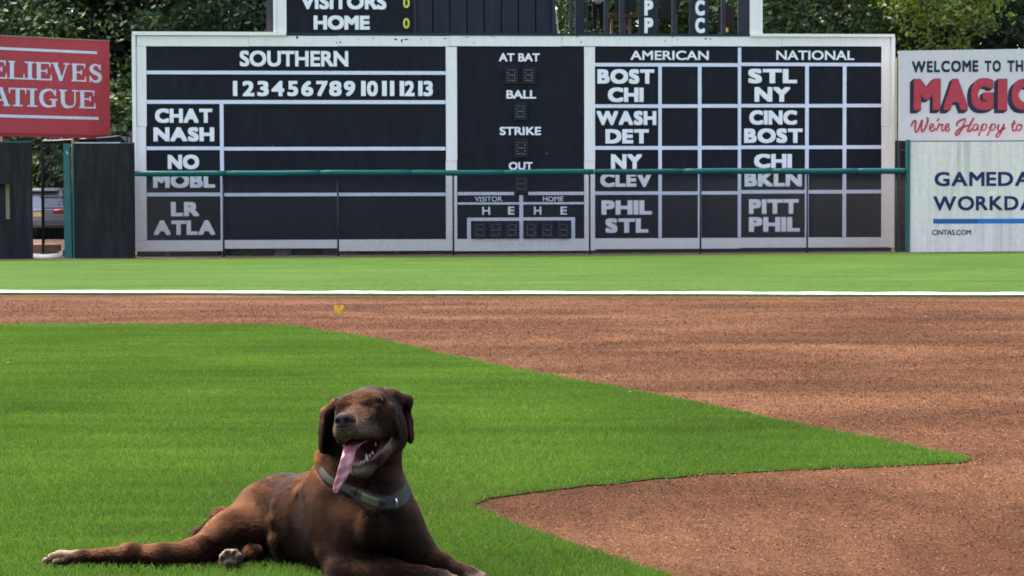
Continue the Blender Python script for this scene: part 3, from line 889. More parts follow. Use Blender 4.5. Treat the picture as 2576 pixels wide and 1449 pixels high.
# ------------------------------------------------------------------ billboards
M['red'] = weathered('sign red', (0.40, 0.052, 0.058), (0.14, 0.045, 0.055), 0.6, None, (2.5, 2.5, 0.35), 0.55, 0.08)
M['red_edge'] = plain('sign edge red', (0.25, 0.02, 0.03), 0.6)
M['signwhite'] = weathered('sign white', (0.55, 0.50, 0.47), (0.42, 0.41, 0.42), 0.5, None, (2, 2, 0.5), 0.55, 0.05)
M['print'] = weathered('sign lettering white', (0.56, 0.58, 0.62), (0.36, 0.38, 0.46), 0.6, None, (4, 4, 0.8), 0.6, 0.08)
M['sred'] = weathered('sign lettering red', (0.40, 0.045, 0.06), (0.30, 0.07, 0.10), 0.5, None, (2, 2, 1), 0.55, 0.1)
M['snavy'] = weathered('sign lettering navy', (0.022, 0.025, 0.045), (0.07, 0.07, 0.10), 0.5, None, (3, 3, 1), 0.55, 0.15)

p0, p1 = at(0, 200, 57.6), at(274, 200, 59.4)
RB = Frame((p0.x, p0.y), (p1.x, p1.y))
rs = thing('billboard', (p0.x, p0.y, 0), 'red billboard with white serif lettering above the black padded wall', 'billboard', 'billboards above the outfield wall')
s0, z0, s1, z1 = RB.rect(0, 92, 276, 335); z1 = RB.uv(0, 91)[1]; z0 = RB.uv(0, 334)[1]; sl = -2.6
s1 = RB.uv(276, 200)[0]
MB().box(RB, sl, s1, z0, z1, -0.16, 0.0).build('face', M['red'], rs)
MB().box(RB, sl, s1 - 0.12, z0 - 0.10, z0 - 0.002, -0.14, -0.01).build('bottom_edge', M['red_edge'], rs)
MB().box(RB, sl, s1, z1 + 0.002, z1 + 0.03, -0.16, 0.02).build('top_edge', plain('sign trim', (0.30, 0.22, 0.15), 0.7), rs)
for u, ww_ in ((14, 0.2), (192, 0.17), (-150, 0.2)):
    s = RB.uv(u, 345, -0.2)[0]
    MB().box(RB, s - ww_ / 2, s + ww_ / 2, -0.1, z1 - 0.3, -0.4, -0.2).build('post', M['wood'], rs)
L = Words()
sbar1 = RB.uv(244, 133)[0]; zb1 = RB.uv(244, 133)[1]
for (u, va, vb) in ((244, 129.5, 136), (247.5, 294.5, 301.5)):
    s = RB.uv(u, va)[0]; a, b_ = RB.uv(u, vb)[1], RB.uv(u, va)[1]; L.mark()
    L.box(RB, sl + 0.45, s, a, b_, 0.002, 0.008)

def serif(L, fr, ch, s0, s1, z0, z1, n):
    """roman capital with bracketless slab serifs, drawn as pen strokes in a unit cell"""
    Wd, Hh = s1 - s0, z1 - z0
    P = lambda pts: [(s0 + x * Wd, z0 + y * Hh) for x, y in pts]
    T, th = 0.115 * Hh, 0.040 * Hh       # half widths: stem and hairline
    tx, hx, hy = T / Wd, th / Wd, th / Hh
    sf = lambda x0, x1, y: stroke(L, fr, P([(x0, y), (x1, y)]), th, n)
    lo, hi = hy, 1 - hy
    def stem(x, w=None): stroke(L, fr, P([(x, 0), (x, 1)]), w or T, n)
    def curve(pts, wid): stroke(L, fr, [(q.x, q.y) for q in catmull(P(pts), 6)], np.interp(np.linspace(0, 1, (len(pts) - 1) * 6 + 1), np.linspace(0, 1, len(wid)), [T * q for q in wid]), n)
    if ch in 'EFL':
        x = 0.08 + tx; stem(x); sf(0, x + tx + 0.08, lo); sf(0, x + tx + (0.08 if ch == 'L' else 0.5), hi)
        if ch in 'EL': sf(x, 1, lo); stroke(L, fr, P([(1 - hx, 0), (1 - hx * .6, 0.33)]), [th * 1.5, th * .4], n)
        if ch in 'EF':
            sf(x, 0.94, hi); stroke(L, fr, P([(0.94 - hx, 1), (0.94 - hx, 0.70)]), [th * 1.5, th * .4], n)
            sf(x, 0.68, 0.52); stroke(L, fr, P([(0.68, 0.38), (0.68, 0.66)]), th, n)
    elif ch == 'I':
        stem(0.5); sf(0, 1, lo); sf(0, 1, hi)
    elif ch == 'T':
        stem(0.5); sf(0.22, 0.78, lo); sf(0, 1, hi)
        for x in (hx, 1 - hx): stroke(L, fr, P([(x, 1), (x, 0.68)]), [th * 1.5, th * .4], n)
    elif ch == 'V':
        stroke(L, fr, P([(0.16, 1), (0.52, 0)]), T * .95, n); stroke(L, fr, P([(0.86, 1), (0.53, 0)]), th, n); sf(0, 0.36, hi); sf(0.66, 1, hi)
    elif ch == 'A':
        stroke(L, fr, P([(0.13, 0), (0.49, 1)]), th, n); stroke(L, fr, P([(0.50, 1), (0.84, 0)]), T * .95, n); sf(0, 0.3, lo); sf(0.64, 1, lo); sf(0.2, 0.72, 0.32)
    elif ch == 'U':
        curve([(0.2, 1), (0.2, 0.35), (0.32, 0.09), (0.55, 0.05), (0.76, 0.14), (0.83, 0.4), (0.83, 1)], [1, 1, .9, .5, .36, .36, .36]); sf(0, 0.42, hi); sf(0.68, 1, hi)
    elif ch == 'G':
        curve([(0.86, 0.74), (0.72, 0.93), (0.5, 0.96), (0.22, 0.82), (0.13, 0.5), (0.24, 0.17), (0.52, 0.04), (0.8, 0.12)], [.4, .45, .5, .9, 1, .9, .5, .4])
        stroke(L, fr, P([(0.8, 0.03), (0.8, 0.43)]), T * .95, n); sf(0.58, 1, 0.43); stroke(L, fr, P([(0.89, 1), (0.88, 0.64)]), th, n)
    elif ch == 'S':
        curve([(0.86, 0.76), (0.68, 0.95), (0.4, 0.96), (0.18, 0.80), (0.26, 0.62), (0.55, 0.5), (0.82, 0.38), (0.84, 0.16), (0.6, 0.04), (0.32, 0.06), (0.1, 0.26)], [.35, .45, .55, .9, 1, 1, 1, .9, .6, .5, .35])
        stroke(L, fr, P([(0.87, 1), (0.87, 0.68)]), th, n); stroke(L, fr, P([(0.09, 0), (0.09, 0.34)]), th, n)
    elif ch == 'R':
        x = 0.06 + tx; stem(x); sf(0, x + tx + .06, lo); sf(0, .5, hi); curve([(0.3, 0.96), (0.66, 0.94), (0.78, 0.74), (0.64, 0.53), (0.3, 0.5)], [.4, .6, 1, .6, .4]); stroke(L, fr, P([(0.5, 0.5), (0.86, 0)]), T * .9, n); sf(.74, 1, lo)
def serif_word(L, fr, letters, v0a, v1a, v0b, v1b, ua, ub):
    za1, za0 = fr.uv(ua, v0a)[1], fr.uv(ua, v1a)[1]; L.mark()
    for ch, a, b_ in letters:
        sa, sb2 = fr.uv(a, 200)[0], fr.uv(b_, 200)[0]
        serif(L, fr, ch, sa, sb2, za0, za1, 0.003)
serif_word(L, RB, [('R', -76, -29), ('E', -24, 17), ('L', 21.5, 61.5), ('I', 63, 87), ('E', 89.5, 130), ('V', 131, 175), ('E', 179.5, 216), ('S', 224, 256)], 157.5, 202.5, 159, 202, 130, 130)
serif_word(L, RB, [('F', -68, -30), ('A', -24, 24.5), ('T', 21.5, 65.5), ('I', 67.5, 92.5), ('G', 97, 144), ('U', 148, 196), ('E', 198, 239)], 224.5, 270, 224, 270, 130, 130)
L.build('lettering', M['print'], rs)

p0, p1 = at(2260, 240, 58.0), at(2576, 240, 57.5)
WB = Frame((p0.x, p0.y), (p1.x, p1.y))
ws = thing('billboard', (p0.x, p0.y, 0), 'pale grey welcome billboard with red and navy lettering above the white padded wall', 'billboard', 'billboards above the outfield wall')
z1 = WB.uv(2260, 127.7)[1]; z0 = WB.uv(2260, 372)[1]
MB().box(WB, 0, 8.6, z0, z1, -0.14, 0.0).build('face', M['signwhite'], ws)
MB().box(WB, -0.10, -0.03, z0 - 2.8, WB.uv(2255, 145)[1], -0.2, -0.08).build('edge_post', plain('pale timber', (0.42, 0.36, 0.22), 0.8), ws)
for s in (1.2, 4.4, 7.6):
    MB().box(WB, s, s + 0.14, -0.1, z1 - 0.3, -0.36, -0.145).build('post', M['wood'], ws)
L = Words()
def wrect(a, c, b_, d, n=0.004): return WB.rect(a, c, b_, d, n)
for t, a, c, b_, d in (('WELCOME', 2294, 152.5, 2461, 182), ('TO', 2477, 152, 2518, 181), ('THE', 2534, 151.5, 2590, 180)):
    q = wrect(a, c, b_, d); word_sz(L, WB, t, q[0], q[1], q[2], q[3], 0.004, 0.04, 0.10)
L.build('lettering', M['snavy'], ws)
L, L2 = Words(), MB()
for ch, a, b_ in (('M', 2298.7, 2365), ('A', 2374, 2434), ('G', 2442.5, 2499), ('I', 2510.5, 2533), ('C', 2545, 2600)):
    s0, z0_, s1, z1_ = wrect(a, 199 if ch != 'G' else 197.5, b_, 277)
    if ch == 'I':
        for k in range(9): L2.box(WB, s0 - 0.012 - 0.0125 * k, s1 + .012 - 0.0125 * k, z0_ - .012 - 0.010 * k, z1_ + .012 - 0.010 * k, 0.002, 0.003 + 0.0004 * (9 - k))
        L.box(WB, s0, s1, z0_, z1_, 0.002, 0.022); continue
    for k in range(9):
        word_sz(L2, WB, ch, s0 - 0.012 - 0.0125 * k, z0_ - .012 - 0.010 * k, s1 + 0.012 - 0.0125 * k, z1_ + .012 - 0.010 * k, 0.003 + 0.0004 * (9 - k), 0.05)
    word_sz(L, WB, ch, s0, z0_, s1, z1_, 0.020, 0.055)
L2.build('lettering', M['snavy'], ws, False); L.build('lettering', M['sred'], ws)
# brush script line
L = Words()
def script(pts, wid=1.0):
    q = [WB.uv(u, v, 0.004) for u, v in catmull([Vector(p) for p in pts], 6)]
    n = len(q); stroke(L, WB, q, [0.021 * wid * (0.75 + 0.35 * abs(math.sin(3.0 * i / n * 3.14))) for i in range(n)], 0.004)
script([(2292, 318), (2294, 312), (2300, 304), (2304, 306), (2302, 320), (2303, 332), (2309, 328), (2316, 312), (2320, 302), (2318, 318), (2319, 331), (2326, 325), (2333, 308), (2334, 297), (2331, 299)], 1.25)
script([(2337, 325), (2346, 319), (2348, 313), (2343, 312), (2339, 320), (2341, 329), (2348, 328), (2354, 321)])
script([(2360, 297), (2361, 300), (2357, 305)], 1.0)
script([(2355, 329), (2361, 317), (2363, 311), (2366, 315), (2372, 313), (2369, 322), (2371, 329), (2376, 326)])
script([(2376, 325), (2385, 319), (2387, 313), (2382, 312), (2378, 320), (2380, 329), (2386, 328), (2390, 323)])
script([(2407, 318), (2408, 310), (2416, 303), (2428, 300), (2424, 314), (2416, 330), (2407, 340), (2404, 335), (2414, 324), (2430, 317), (2445, 313)], 1.25)
script([(2450, 296), (2441, 312), (2434, 329), (2439, 330), (2446, 324)], 1.25)
script([(2460, 314), (2453, 313), (2448, 322), (2451, 329), (2457, 324), (2461, 314), (2459, 326), (2464, 326)])
for o_ in (0, 22):
    script([(2466 + o_, 324), (2473 + o_, 312), (2468 + o_, 328), (2461 + o_, 342)]); script([(2470 + o_, 320), (2476 + o_, 312), (2482 + o_, 315), (2478 + o_, 326), (2470 + o_, 328)])
script([(2508, 324), (2513, 313), (2510, 324), (2514, 329), (2521, 322), (2526, 312), (2521, 328), (2512, 343), (2506, 345), (2508, 337), (2520, 328), (2530, 321)])
script([(2545, 320), (2552, 303), (2547, 323), (2550, 330), (2556, 325)]); script([(2543, 313), (2557, 310)], .8)
script([(2564, 313), (2558, 318), (2559, 328), (2566, 327), (2570, 318), (2564, 313), (2572, 316)])
L.build('lettering', M['sred'], ws)

# ------------------------------------------------------------------ open gate left of the scoreboard
M['screen'] = plain('windscreen cloth', (0.016, 0.016, 0.019), 0.8, 0.1, 0.2, 3)
M['box'] = plain('tan box', (0.24, 0.16, 0.115), 0.8, 0.15, 0.2, 5)
GF = Frame((-20, 57.4), (20, 57.4))
gt = thing('gate', (*at(140, 640, 57.4)[:2], 0), 'open gate with dark see-through screen and teal latch post', 'gate')
s0, z0, s1, z1 = GF.rect(109, 357, 165, 640)
b = MB(); z = 0.05
while z < z1 - 0.05:      # woven screen: close set strands
    b.box(GF, s0, s1, z, z + 0.018, -0.004, 0.004); z += 0.043
b.build('screen_cloth', M['screen'], gt)
MB().tube([GF.w(s0 - 0.02, 0.0, 0.03), GF.w(s0 - 0.02, z1 + 0.03, 0.03)], 0.033, 8).build('hinge_post', M['screen'], gt, True)
for zz in (0.1, GF.uv(120, 496)[1], z1):
    MB().tube([GF.w(s0 - 0.1, zz, 0.03), GF.w(s1, zz, 0.03)], 0.02, 6).build('cross_rail', M['screen'], gt, True)
s0, z0, s1, z1 = FN.rect(164.5, 361, 178.5, 651)
MB().add([FN.w(s0 - .03, gz(170), .05), FN.w(s1 + .02, gz(170), .05), FN.w(s1 - .03, z1, .05), FN.w(s0 - .03, z1, .05), FN.w(s0 - .03, gz(170), -.08), FN.w(s1 + .02, gz(170), -.08), FN.w(s1 - .03, z1, -.08), FN.w(s0 - .03, z1, -.08)],
         [(0, 1, 2, 3), (5, 4, 7, 6), (1, 5, 6, 2), (4, 0, 3, 7), (3, 2, 6, 7), (4, 5, 1, 0)]).build('latch_post', M['teal'], gt)
q = FN.rect(167, 380, 173, 388); MB().add([FN.w(q[0], q[3], .053), FN.w(q[0] + .03, q[3], .053), FN.w(q[2], q[1], .053), FN.w(q[2] - .04, q[1], .053)], [(3, 2, 1, 0)]).build('tape', M['chalk'], gt)
s = fs_(181); MB().tube([FN.w(s, 0, -0.15), FN.w(s, z1, -0.15)], 0.03, 8).build('hinge_post', plain('brown post', (0.07, 0.055, 0.05), 0.7), gt, True)
# cage behind the wall with a sagging tarp top
cg = thing('batting_cage', (*at(210, 640, 60)[:2], 0), 'dark netted batting cage with sagging top behind the padded walls', 'cage')
CF = Frame((-20, 59.2), (20, 59.2))
pts = [(107, 354), (150, 353), (200, 350), (260, 346), (300, 342), (319, 358)]
vs, fs = [], []
for u, v in pts:
    s, z = CF.uv(u, v)
    vs += [CF.w(s, z, 0), CF.w(s, z + 0.05, -2.2), CF.w(s, min(z - 0.06, CF.uv(200, 362)[1]), 0.004)]
for i in range(len(pts) - 1):
    fs += [(i * 3, i * 3 + 3, i * 3 + 4, i * 3 + 1), (i * 3 + 2, i * 3 + 5, i * 3 + 3, i * 3)]
obj('tarp', vs, fs, M['screen'], cg)
MB().tube([CF.w(*CF.uv(*p)) for p in pts[:5]], 0.018, 6).build('top_rail', M['steel'], cg, True)
for u, v in ((107, 354), (319, 344)):
    s, z = CF.uv(u, v); MB().tube([CF.w(s, 0, -0.02), CF.w(s, z + 0.02, -0.02)], 0.035, 6).build('corner_post', M['screen'], cg, True)
s, z = CF.uv(331, 332); MB().box(CF, s - .06, s + .06, z - .12, z + .02, -.05, .05).build('lamp', M['concrete'], cg)
MB().tube([CF.w(s, 0, 0), CF.w(s, z, 0)], 0.025, 6).build('lamp_post', M['screen'], cg, True)

SW = Frame((-20, 72.0), (20, 72.0))
s0, z0, s1, z1 = SW.rect(-260, 352, 345, 640)
sw = thing('shed', (SW.w((s0 + s1) / 2, 0)[0], 72.0, .4), 'dark brown shed wall behind the parked car', 'shed')
b = MB(); k = s0
while k < s1: b.box(SW, k, k + 0.285, 0.2, 3.0, -0.05 - random.random() * .01, 0.0); k += 0.3
b.build('wall', plain('shed boards', (0.020, 0.015, 0.012), .9, .1, .4, 2), sw)
MB().box(SW, s0 - .2, s1 + .2, 3.0, 3.12, -3.0, .3).build('roof', M['wallblack'], sw)
q0, q1 = at(82, 620, 58.6), at(143, 620, 58.6)
o = MB().xyz(q0.x - 0.35, q1.x, 58.6, 59.2, -0.02, 0.36).build('tan_box', M['box'], None, False, 0.012)
tag(o, 'plain tan box standing inside the open gate', 'box')
q0, q1 = at(60, 638, 57.0), at(160, 638, 57.0)
vs, fs = [], []
for i in range(17):
    t = i / 16; x = q0.x + (q1.x - q0.x) * t
    cz = 0.11 * max(0, (t - 0.82) / 0.18) ** 2 + 0.012 * math.sin(t * 9)
    vs += [(x, 56.9, 0.0 + cz * .5), (x - .02, 57.0, 0.105 + cz), (x, 57.7, 0.06 + cz)]
for i in range(16):
    for j in range(2): fs.append((i * 3 + j, i * 3 + 3 + j, i * 3 + 4 + j, i * 3 + 1 + j))
tag(obj('rubber_mat', vs, fs, plain('grey mat', (0.22, 0.22, 0.23), 0.7, 0.3, 0.2, 3), None, True), 'pale grey curled mat lying in the gate opening', 'mat')
q0 = at(143, 628, 58.2)
tag(MB().xyz(q0.x, q0.x + 0.28, 58.2, 58.6, -0.02, 0.16).build('plank', M['wood'], None, False, 0.01), 'short pale plank on the ground right of the tan box', 'plank')

# ------------------------------------------------------------------ parked car, seen from behind through the screen
M['silver'] = plain('silver paint', (0.25, 0.25, 0.26), 0.28, 0.6, 0.05, 2, 0, 0.35)
M['glass'] = plain('car glass', (0.012, 0.014, 0.017), 0.08, 0.6, 0.1, 2)
M['tail'] = plain('tail lamp red', (0.35, 0.015, 0.025), 0.2, 0.6, 0.15, 8)
M['tyre'] = plain('tyre rubber', (0.02, 0.02, 0.021), 0.8)
M['bumper'] = plain('bumper plastic', (0.13, 0.12, 0.12), 0.5)
M['plate'] = plain('yellow plate', (0.62, 0.45, 0.12), 0.5)
cy0 = 68.0; cx = at(97, 540, cy0).x; cz = 0.40
car = thing('parked_car', (cx, cy0 + 2.2, cz), 'silver parked car with red tail lamps behind the gate screen', 'car')
def ring(y, hw_, prof):
    return [(cx + hw_ * a, cy0 + y, cz + z) for a, z in prof]
def loft(secs, name, m, par, smooth=True):
    n = len(secs[0]); vs = [p for s in secs for p in s]; fs = []
    for i in range(len(secs) - 1):
        for j in range(n):
            fs.append((i * n + j, i * n + (j + 1) % n, (i + 1) * n + (j + 1) % n, (i + 1) * n + j))
    fs += [tuple(range(n))[::-1], tuple((len(secs) - 1) * n + j for j in range(n))]
    o = obj(name, vs, fs, m, par, smooth)
    md = o.modifiers.new('bevel', 'BEVEL'); md.width = 0.05; md.segments = 3; md.limit_method = 'ANGLE'; md.angle_limit = R(35)
    return o
low = [(-.96, .42), (-1, .62), (-1, .95), (-.97, 1.08), (.97, 1.08), (1, .95), (1, .62), (.96, .42)]
low_h = [(-.96, .42), (-1, .58), (-1, .80), (-.9, 1.0), (.9, 1.0), (1, .80), (1, .58), (.96, .42)]
low_n = [(-.9, .40), (-.96, .52), (-.96, .66), (-.85, .78), (.85, .78), (.96, .66), (.96, .52), (.9, .40)]
loft([ring(0.03, .90, low), ring(0.12, .945, low), ring(3.2, .95, low), ring(3.5, .95, low_h), ring(4.4, .92, low_h), ring(4.65, .86, low_n)], 'body', M['silver'], car)
cab = lambda t, h0, h1: [(-1, h0), (-(1 - t * .5), (h0 + h1) / 2), (-(1 - t), h1 - .05), (-(1 - t) * .82, h1), ((1 - t) * .82, h1), ((1 - t), h1 - .05), ((1 - t * .5), (h0 + h1) / 2), (1, h0)]
loft([ring(0.10, .90, cab(.16, 1.085, 1.16)), ring(0.40, .89, cab(.20, 1.085, 1.72)), ring(0.8, .89, cab(.20, 1.085, 1.79)), ring(1.9, .89, cab(.2, 1.085, 1.80)), ring(2.5, .89, cab(.2, 1.085, 1.70)), ring(3.35, .90, cab(.12, 1.085, 1.12))], 'cabin', M['silver'], car)
MB().add([(cx - .70, cy0 + .115, cz + 1.17), (cx + .70, cy0 + .115, cz + 1.17), (cx + .62, cy0 + .345, cz + 1.60), (cx - .62, cy0 + .345, cz + 1.60)], [(0, 1, 2, 3)]).build('rear_window', M['glass'], car)
MB().xyz(cx - .63, cx + .63, cy0 + .18, cy0 + .5, cz + 1.66, cz + 1.72).build('spoiler', M['silver'], car, False, 0.02)
MB().xyz(cx - .55, cx + .55, cy0 + .21, cy0 + .3, cz + 1.625, cz + 1.655).build('spoiler_shadow_strip', M['glass'], car)
for sg in (-1, 1):
    MB().ball((cx + sg * .68, cy0 + .05, cz + .98), (.23, .09, .085), 14, 8).build('tail_lamp', M['tail'], car, True)
    MB().ball((cx + sg * .72, cy0 + .02, cz + .62), (.09, .05, .04), 12, 6).build('reflector', M['chalk'], car, True)
    for yy in (0.95, 3.65):
        MB().tube([(cx + sg * .72, cy0 + yy, cz + .36), (cx + sg * .95, cy0 + yy, cz + .36)], 0.36, 24).build('wheel', M['tyre'], car, False, 0.03)
        MB().tube([(cx + sg * .94, cy0 + yy, cz + .36), (cx + sg * .962, cy0 + yy, cz + .36)], 0.22, 16).build('rim', M['steel'], car)
    MB().add([(cx + sg * .905, cy0 + .6, cz + 1.14), (cx + sg * .905, cy0 + 2.9, cz + 1.14), (cx + sg * .79, cy0 + 2.3, cz + 1.60), (cx + sg * .775, cy0 + .75, cz + 1.66)], [(0, 1, 2, 3) if sg > 0 else (3, 2, 1, 0)]).build('side_window', M['glass'], car)
MB().xyz(cx - .92, cx + .92, cy0 - .06, cy0 + .3, cz + .46, cz + .70).build('bumper', M['bumper'], car, False, 0.05)
MB().xyz(cx - .45, cx + .45, cy0 + .0, cy0 + .05, cz + 1.0, cz + 1.05).build('chrome_strip', M['steel'], car, False, 0.01)
pl = MB().xyz(cx - .17, cx + .17, cy0 + .0, cy0 + .02, cz + .80, cz + .93).build('number_plate', M['plate'], car)

# ------------------------------------------------------------------ trees
def m_leaf(name, a, b_, tr=0.3):
    t = NT(name)
    g = t.n('ShaderNodeNewGeometry'); oi = t.n('ShaderNodeObjectInfo')
    c = t.ramp(g.outputs['Random Per Island'], [(0.0, a), (1.0, b_)])
    c = t.mix(1.0, c, t.ramp(t.noise(t.coords(), 0.45, 3, 0.6), [(0.3, 0.62), (0.7, 1.35)]), 'MULTIPLY')
    c = t.mix(1.0, c, t.ramp(oi.outputs['Random'], [(0, (0.8, 0.85, 0.9)), (1, (1.15, 1.1, 0.95))]), 'MULTIPLY')
    t.fin(c, 0.5, 0.3)
    tn = t.n('ShaderNodeBsdfTranslucent'); ms = t.n('ShaderNodeMixShader')
    t.l(t.mix(1.0, c, (1.3, 1.2, 0.5), 'MULTIPLY'), tn.inputs['Color'])
    ms.inputs[0].default_value = tr
    t.l(t.b.outputs[0], ms.inputs[1]); t.l(tn.outputs[0], ms.inputs[2]); t.l(ms.outputs[0], t.out.inputs['Surface'])
    return t.m
M['leaf'] = m_leaf('dark leaves', (0.016, 0.037, 0.018), (0.033, 0.062, 0.025))
M['leaf_mid'] = m_leaf('mid green leaves', (0.028, 0.060, 0.020), (0.056, 0.098, 0.029))
M['leaf_bright'] = m_leaf('bright leaves', (0.08, 0.13, 0.02), (0.17, 0.22, 0.035), 0.4)
M['bark'] = plain('bark', (0.032, 0.028, 0.024), 0.9, 0.1, 0.4, 4, 0.5)

def crown_mesh(name, rx, rz, zc, n_cl, n_lf, leaf, seed, m, cl=0.9, hollow=0.55):
    r = np.random.default_rng(seed)
    d = r.normal(size=(n_cl, 3)); d /= np.linalg.norm(d, axis=1)[:, None]
    rad = hollow + (1 - hollow) * r.random(n_cl) ** 0.6
    lump = 1 + 0.22 * np.sin(d[:, 0] * 5 + seed) * np.cos(d[:, 2] * 4 + d[:, 1] * 3)
    cc = d * (rad * lump)[:, None] * np.array([rx, rx, rz]) + [0, 0, zc]
    size = cl * (0.6 + 0.8 * r.random(n_cl))
    P = np.repeat(cc, n_lf, 0) + r.normal(size=(n_cl * n_lf, 3)) * np.repeat(size, n_lf)[:, None] * np.array([0.55, 0.55, 0.34])
    N = len(P)
    up = r.normal(size=(N, 3)) * 0.75 + [0, 0, 0.8] + np.repeat(d, n_lf, 0) * 0.5
    up /= np.linalg.norm(up, axis=1)[:, None]
    e1 = np.cross(up, r.normal(size=(N, 3))); e1 /= np.linalg.norm(e1, axis=1)[:, None]
    e2 = np.cross(up, e1)
    L = leaf * (0.6 + 0.8 * r.random(N))[:, None]
    v = np.stack([P - e1 * L, P + e2 * L * 0.5 - up * L * .12, P + e1 * L, P - e2 * L * 0.5 - up * L * .12], 1).reshape(-1, 3)
    me = bpy.data.meshes.new(name)
    me.vertices.add(4 * N); me.vertices.foreach_set('co', v.ravel())
    me.loops.add(4 * N); me.loops.foreach_set('vertex_index', np.arange(4 * N))
    me.polygons.add(N); me.polygons.foreach_set('loop_start', np.arange(N) * 4); me.polygons.foreach_set('loop_total', np.full(N, 4))
    me.materials.append(m); me.update(); me.validate()
    return me
def trunk_mesh(h, r0, zc, rx, seed):
    r = random.Random(seed); b = MB()
    top = (r.uniform(-.5, .5), r.uniform(-.5, .5), h)
    mid = (r.uniform(-.25, .25), r.uniform(-.25, .25), h * .5)
    b.tube([(0, 0, -.6), (0, 0, .4), mid, top], [r0 * 1.4, r0, r0 * .75, r0 * .2], 9)
    for k in range(7):
        a = r.uniform(0, 6.28); z = h * r.uniform(.25, .8); l = rx * r.uniform(.5, .9)
        p = Vector(mid) if z > h * .5 else Vector((0, 0, 0)); p = Vector((mid[0] * z / h * 2 if z < h * .5 else mid[0], mid[1], z))
        b.tube([p, p + Vector((math.cos(a) * l * .5, math.sin(a) * l * .5, l * .35)), p + Vector((math.cos(a) * l, math.sin(a) * l, l * .8))], [r0 * .4, r0 * .22, r0 * .06], 6)
    me = bpy.data.meshes.new('trunk'); me.from_pydata(b.v, [], b.f); me.materials.append(M['bark']); me.update()
    return me
KINDS = [
    (crown_mesh('crown', 4.6, 6.6, 8.0, 270, 95, 0.115, 1, M['leaf'], 1.0), trunk_mesh(13, .30, 8, 4.4, 1)),
    (crown_mesh('crown', 5.2, 6.0, 7.6, 280, 95, 0.11, 2, M['leaf'], 1.1), trunk_mesh(12, .34, 7.6, 5, 2)),
    (crown_mesh('crown', 4.4, 6.4, 8.2, 260, 95, 0.115, 3, M['leaf_mid'], 1.0), trunk_mesh(13, .26, 8, 4.2, 3)),
    (crown_mesh('crown', 2.1, 2.6, 8.3, 70, 80, 0.095, 4, M['leaf_bright'], 0.7, 0.3), trunk_mesh(10, .14, 8, 2, 4)),
    (crown_mesh('crown', 2.6, 3.2, 3.0, 110, 60, 0.11, 5, M['leaf_mid'], 0.8), trunk_mesh(4.5, .10, 3, 2, 5)),
]
def tree(kind, u, y, label, sc_=1.0, rot=0.0, name='tree', cat='tree', group='trees behind the ballpark', zoff=0.4):
    p = at(u, 500, y)
    t = thing(name, (p.x, y, zoff), label, cat, group)
    t.scale = (sc_, sc_, sc_); t.rotation_euler = (0, 0, rot)
    for nm, me in (('crown', KINDS[kind][0]), ('trunk', KINDS[kind][1])):
        o = bpy.data.objects.new(nm, me); COL.objects.link(o); o.parent = t
    return t
tree(0, 40, 78, 'dark broad tree whose crown rises above the left end of the red billboard', 1.05, 0.3)
tree(1, 240, 81, 'dark tree with forking trunk above the right end of the red billboard', 1.05, 1.9)
tree(2, 365, 76, 'greener tree in the gap between red billboard and scoreboard', 0.95, 4.0)
tree(1, 470, 80, 'dark tree above the upper left corner of the scoreboard frame', 1.1, 3.3)
tree(0, 620, 77, 'dark tree just left of the scoreboard tower', 1.05, 2.2)
tree(2, 790, 84, 'green tree hidden behind the VISITORS panel', 1.05, .7)
tree(2, 1480, 77, 'sunlit green tree seen through the open bays of the scoreboard tower', 1.1, 5.2)
tree(2, 1760, 78, 'green tree behind the tower bays with the letter C', 1.1, 1.2)
tree(2, 2010, 74, 'mid green tree right of the scoreboard tower', 1.0, 2.9)
tree(1, 2180, 80, 'dark dense tree above the NATIONAL column', 1.1, .1)
tree(3, 2375, 68, 'slender yellow green tree above the welcome billboard', 1.08, 1.0)
tree(0, 2440, 79, 'dark tree behind the slender yellow green tree', 1.1, 4.4)
tree(0, 2640, 77, 'dark tree above the right end of the welcome billboard', 1.1, 5.5)
tree(1, -180, 80, 'dark tree beyond the left edge of the red billboard', 1.1, 2.0)
tree(2, 1120, 86, 'green tree hidden behind the louvre boards', 1.1, 3.0)
for k, (u, y, lab) in enumerate(((60, 73, 'leafy bush behind the open gate and the parked car'), (300, 70.5, 'dark bush in the gap left of the scoreboard frame'), (2010, 66, 'bush hidden behind the NATIONAL column'))):
    tree(4, u, y, lab, 1.0, k * 2.0, 'bush', 'bush', 'bushes behind the outfield wall')
# far wood as one mass
r2 = np.random.default_rng(11)
N = 60000
x = (r2.random(N) - .5) * 110; y = 92 + 10 * r2.random(N); z = 24 * r2.random(N) ** 0.9
z *= 0.8 + 0.2 * np.sin(x * .35) + 0.08 * np.sin(x * 1.1)
P = np.stack([x, y, z + .4], 1)
up = r2.normal(size=(N, 3)) + [0, -.3, .8]; up /= np.linalg.norm(up, axis=1)[:, None]
e1 = np.cross(up, r2.normal(size=(N, 3))); e1 /= np.linalg.norm(e1, axis=1)[:, None]; e2 = np.cross(up, e1)
L_ = .42 * (.6 + .8 * r2.random(N))[:, None]
v = np.stack([P - e1 * L_, P + e2 * L_ * .5, P + e1 * L_, P - e2 * L_ * .5], 1).reshape(-1, 3)
tag(obj('far_wood', v, (np.arange(4 * N).reshape(-1, 4)), M['leaf']), 'dark far wood behind the trees', 'wood', kind='stuff')

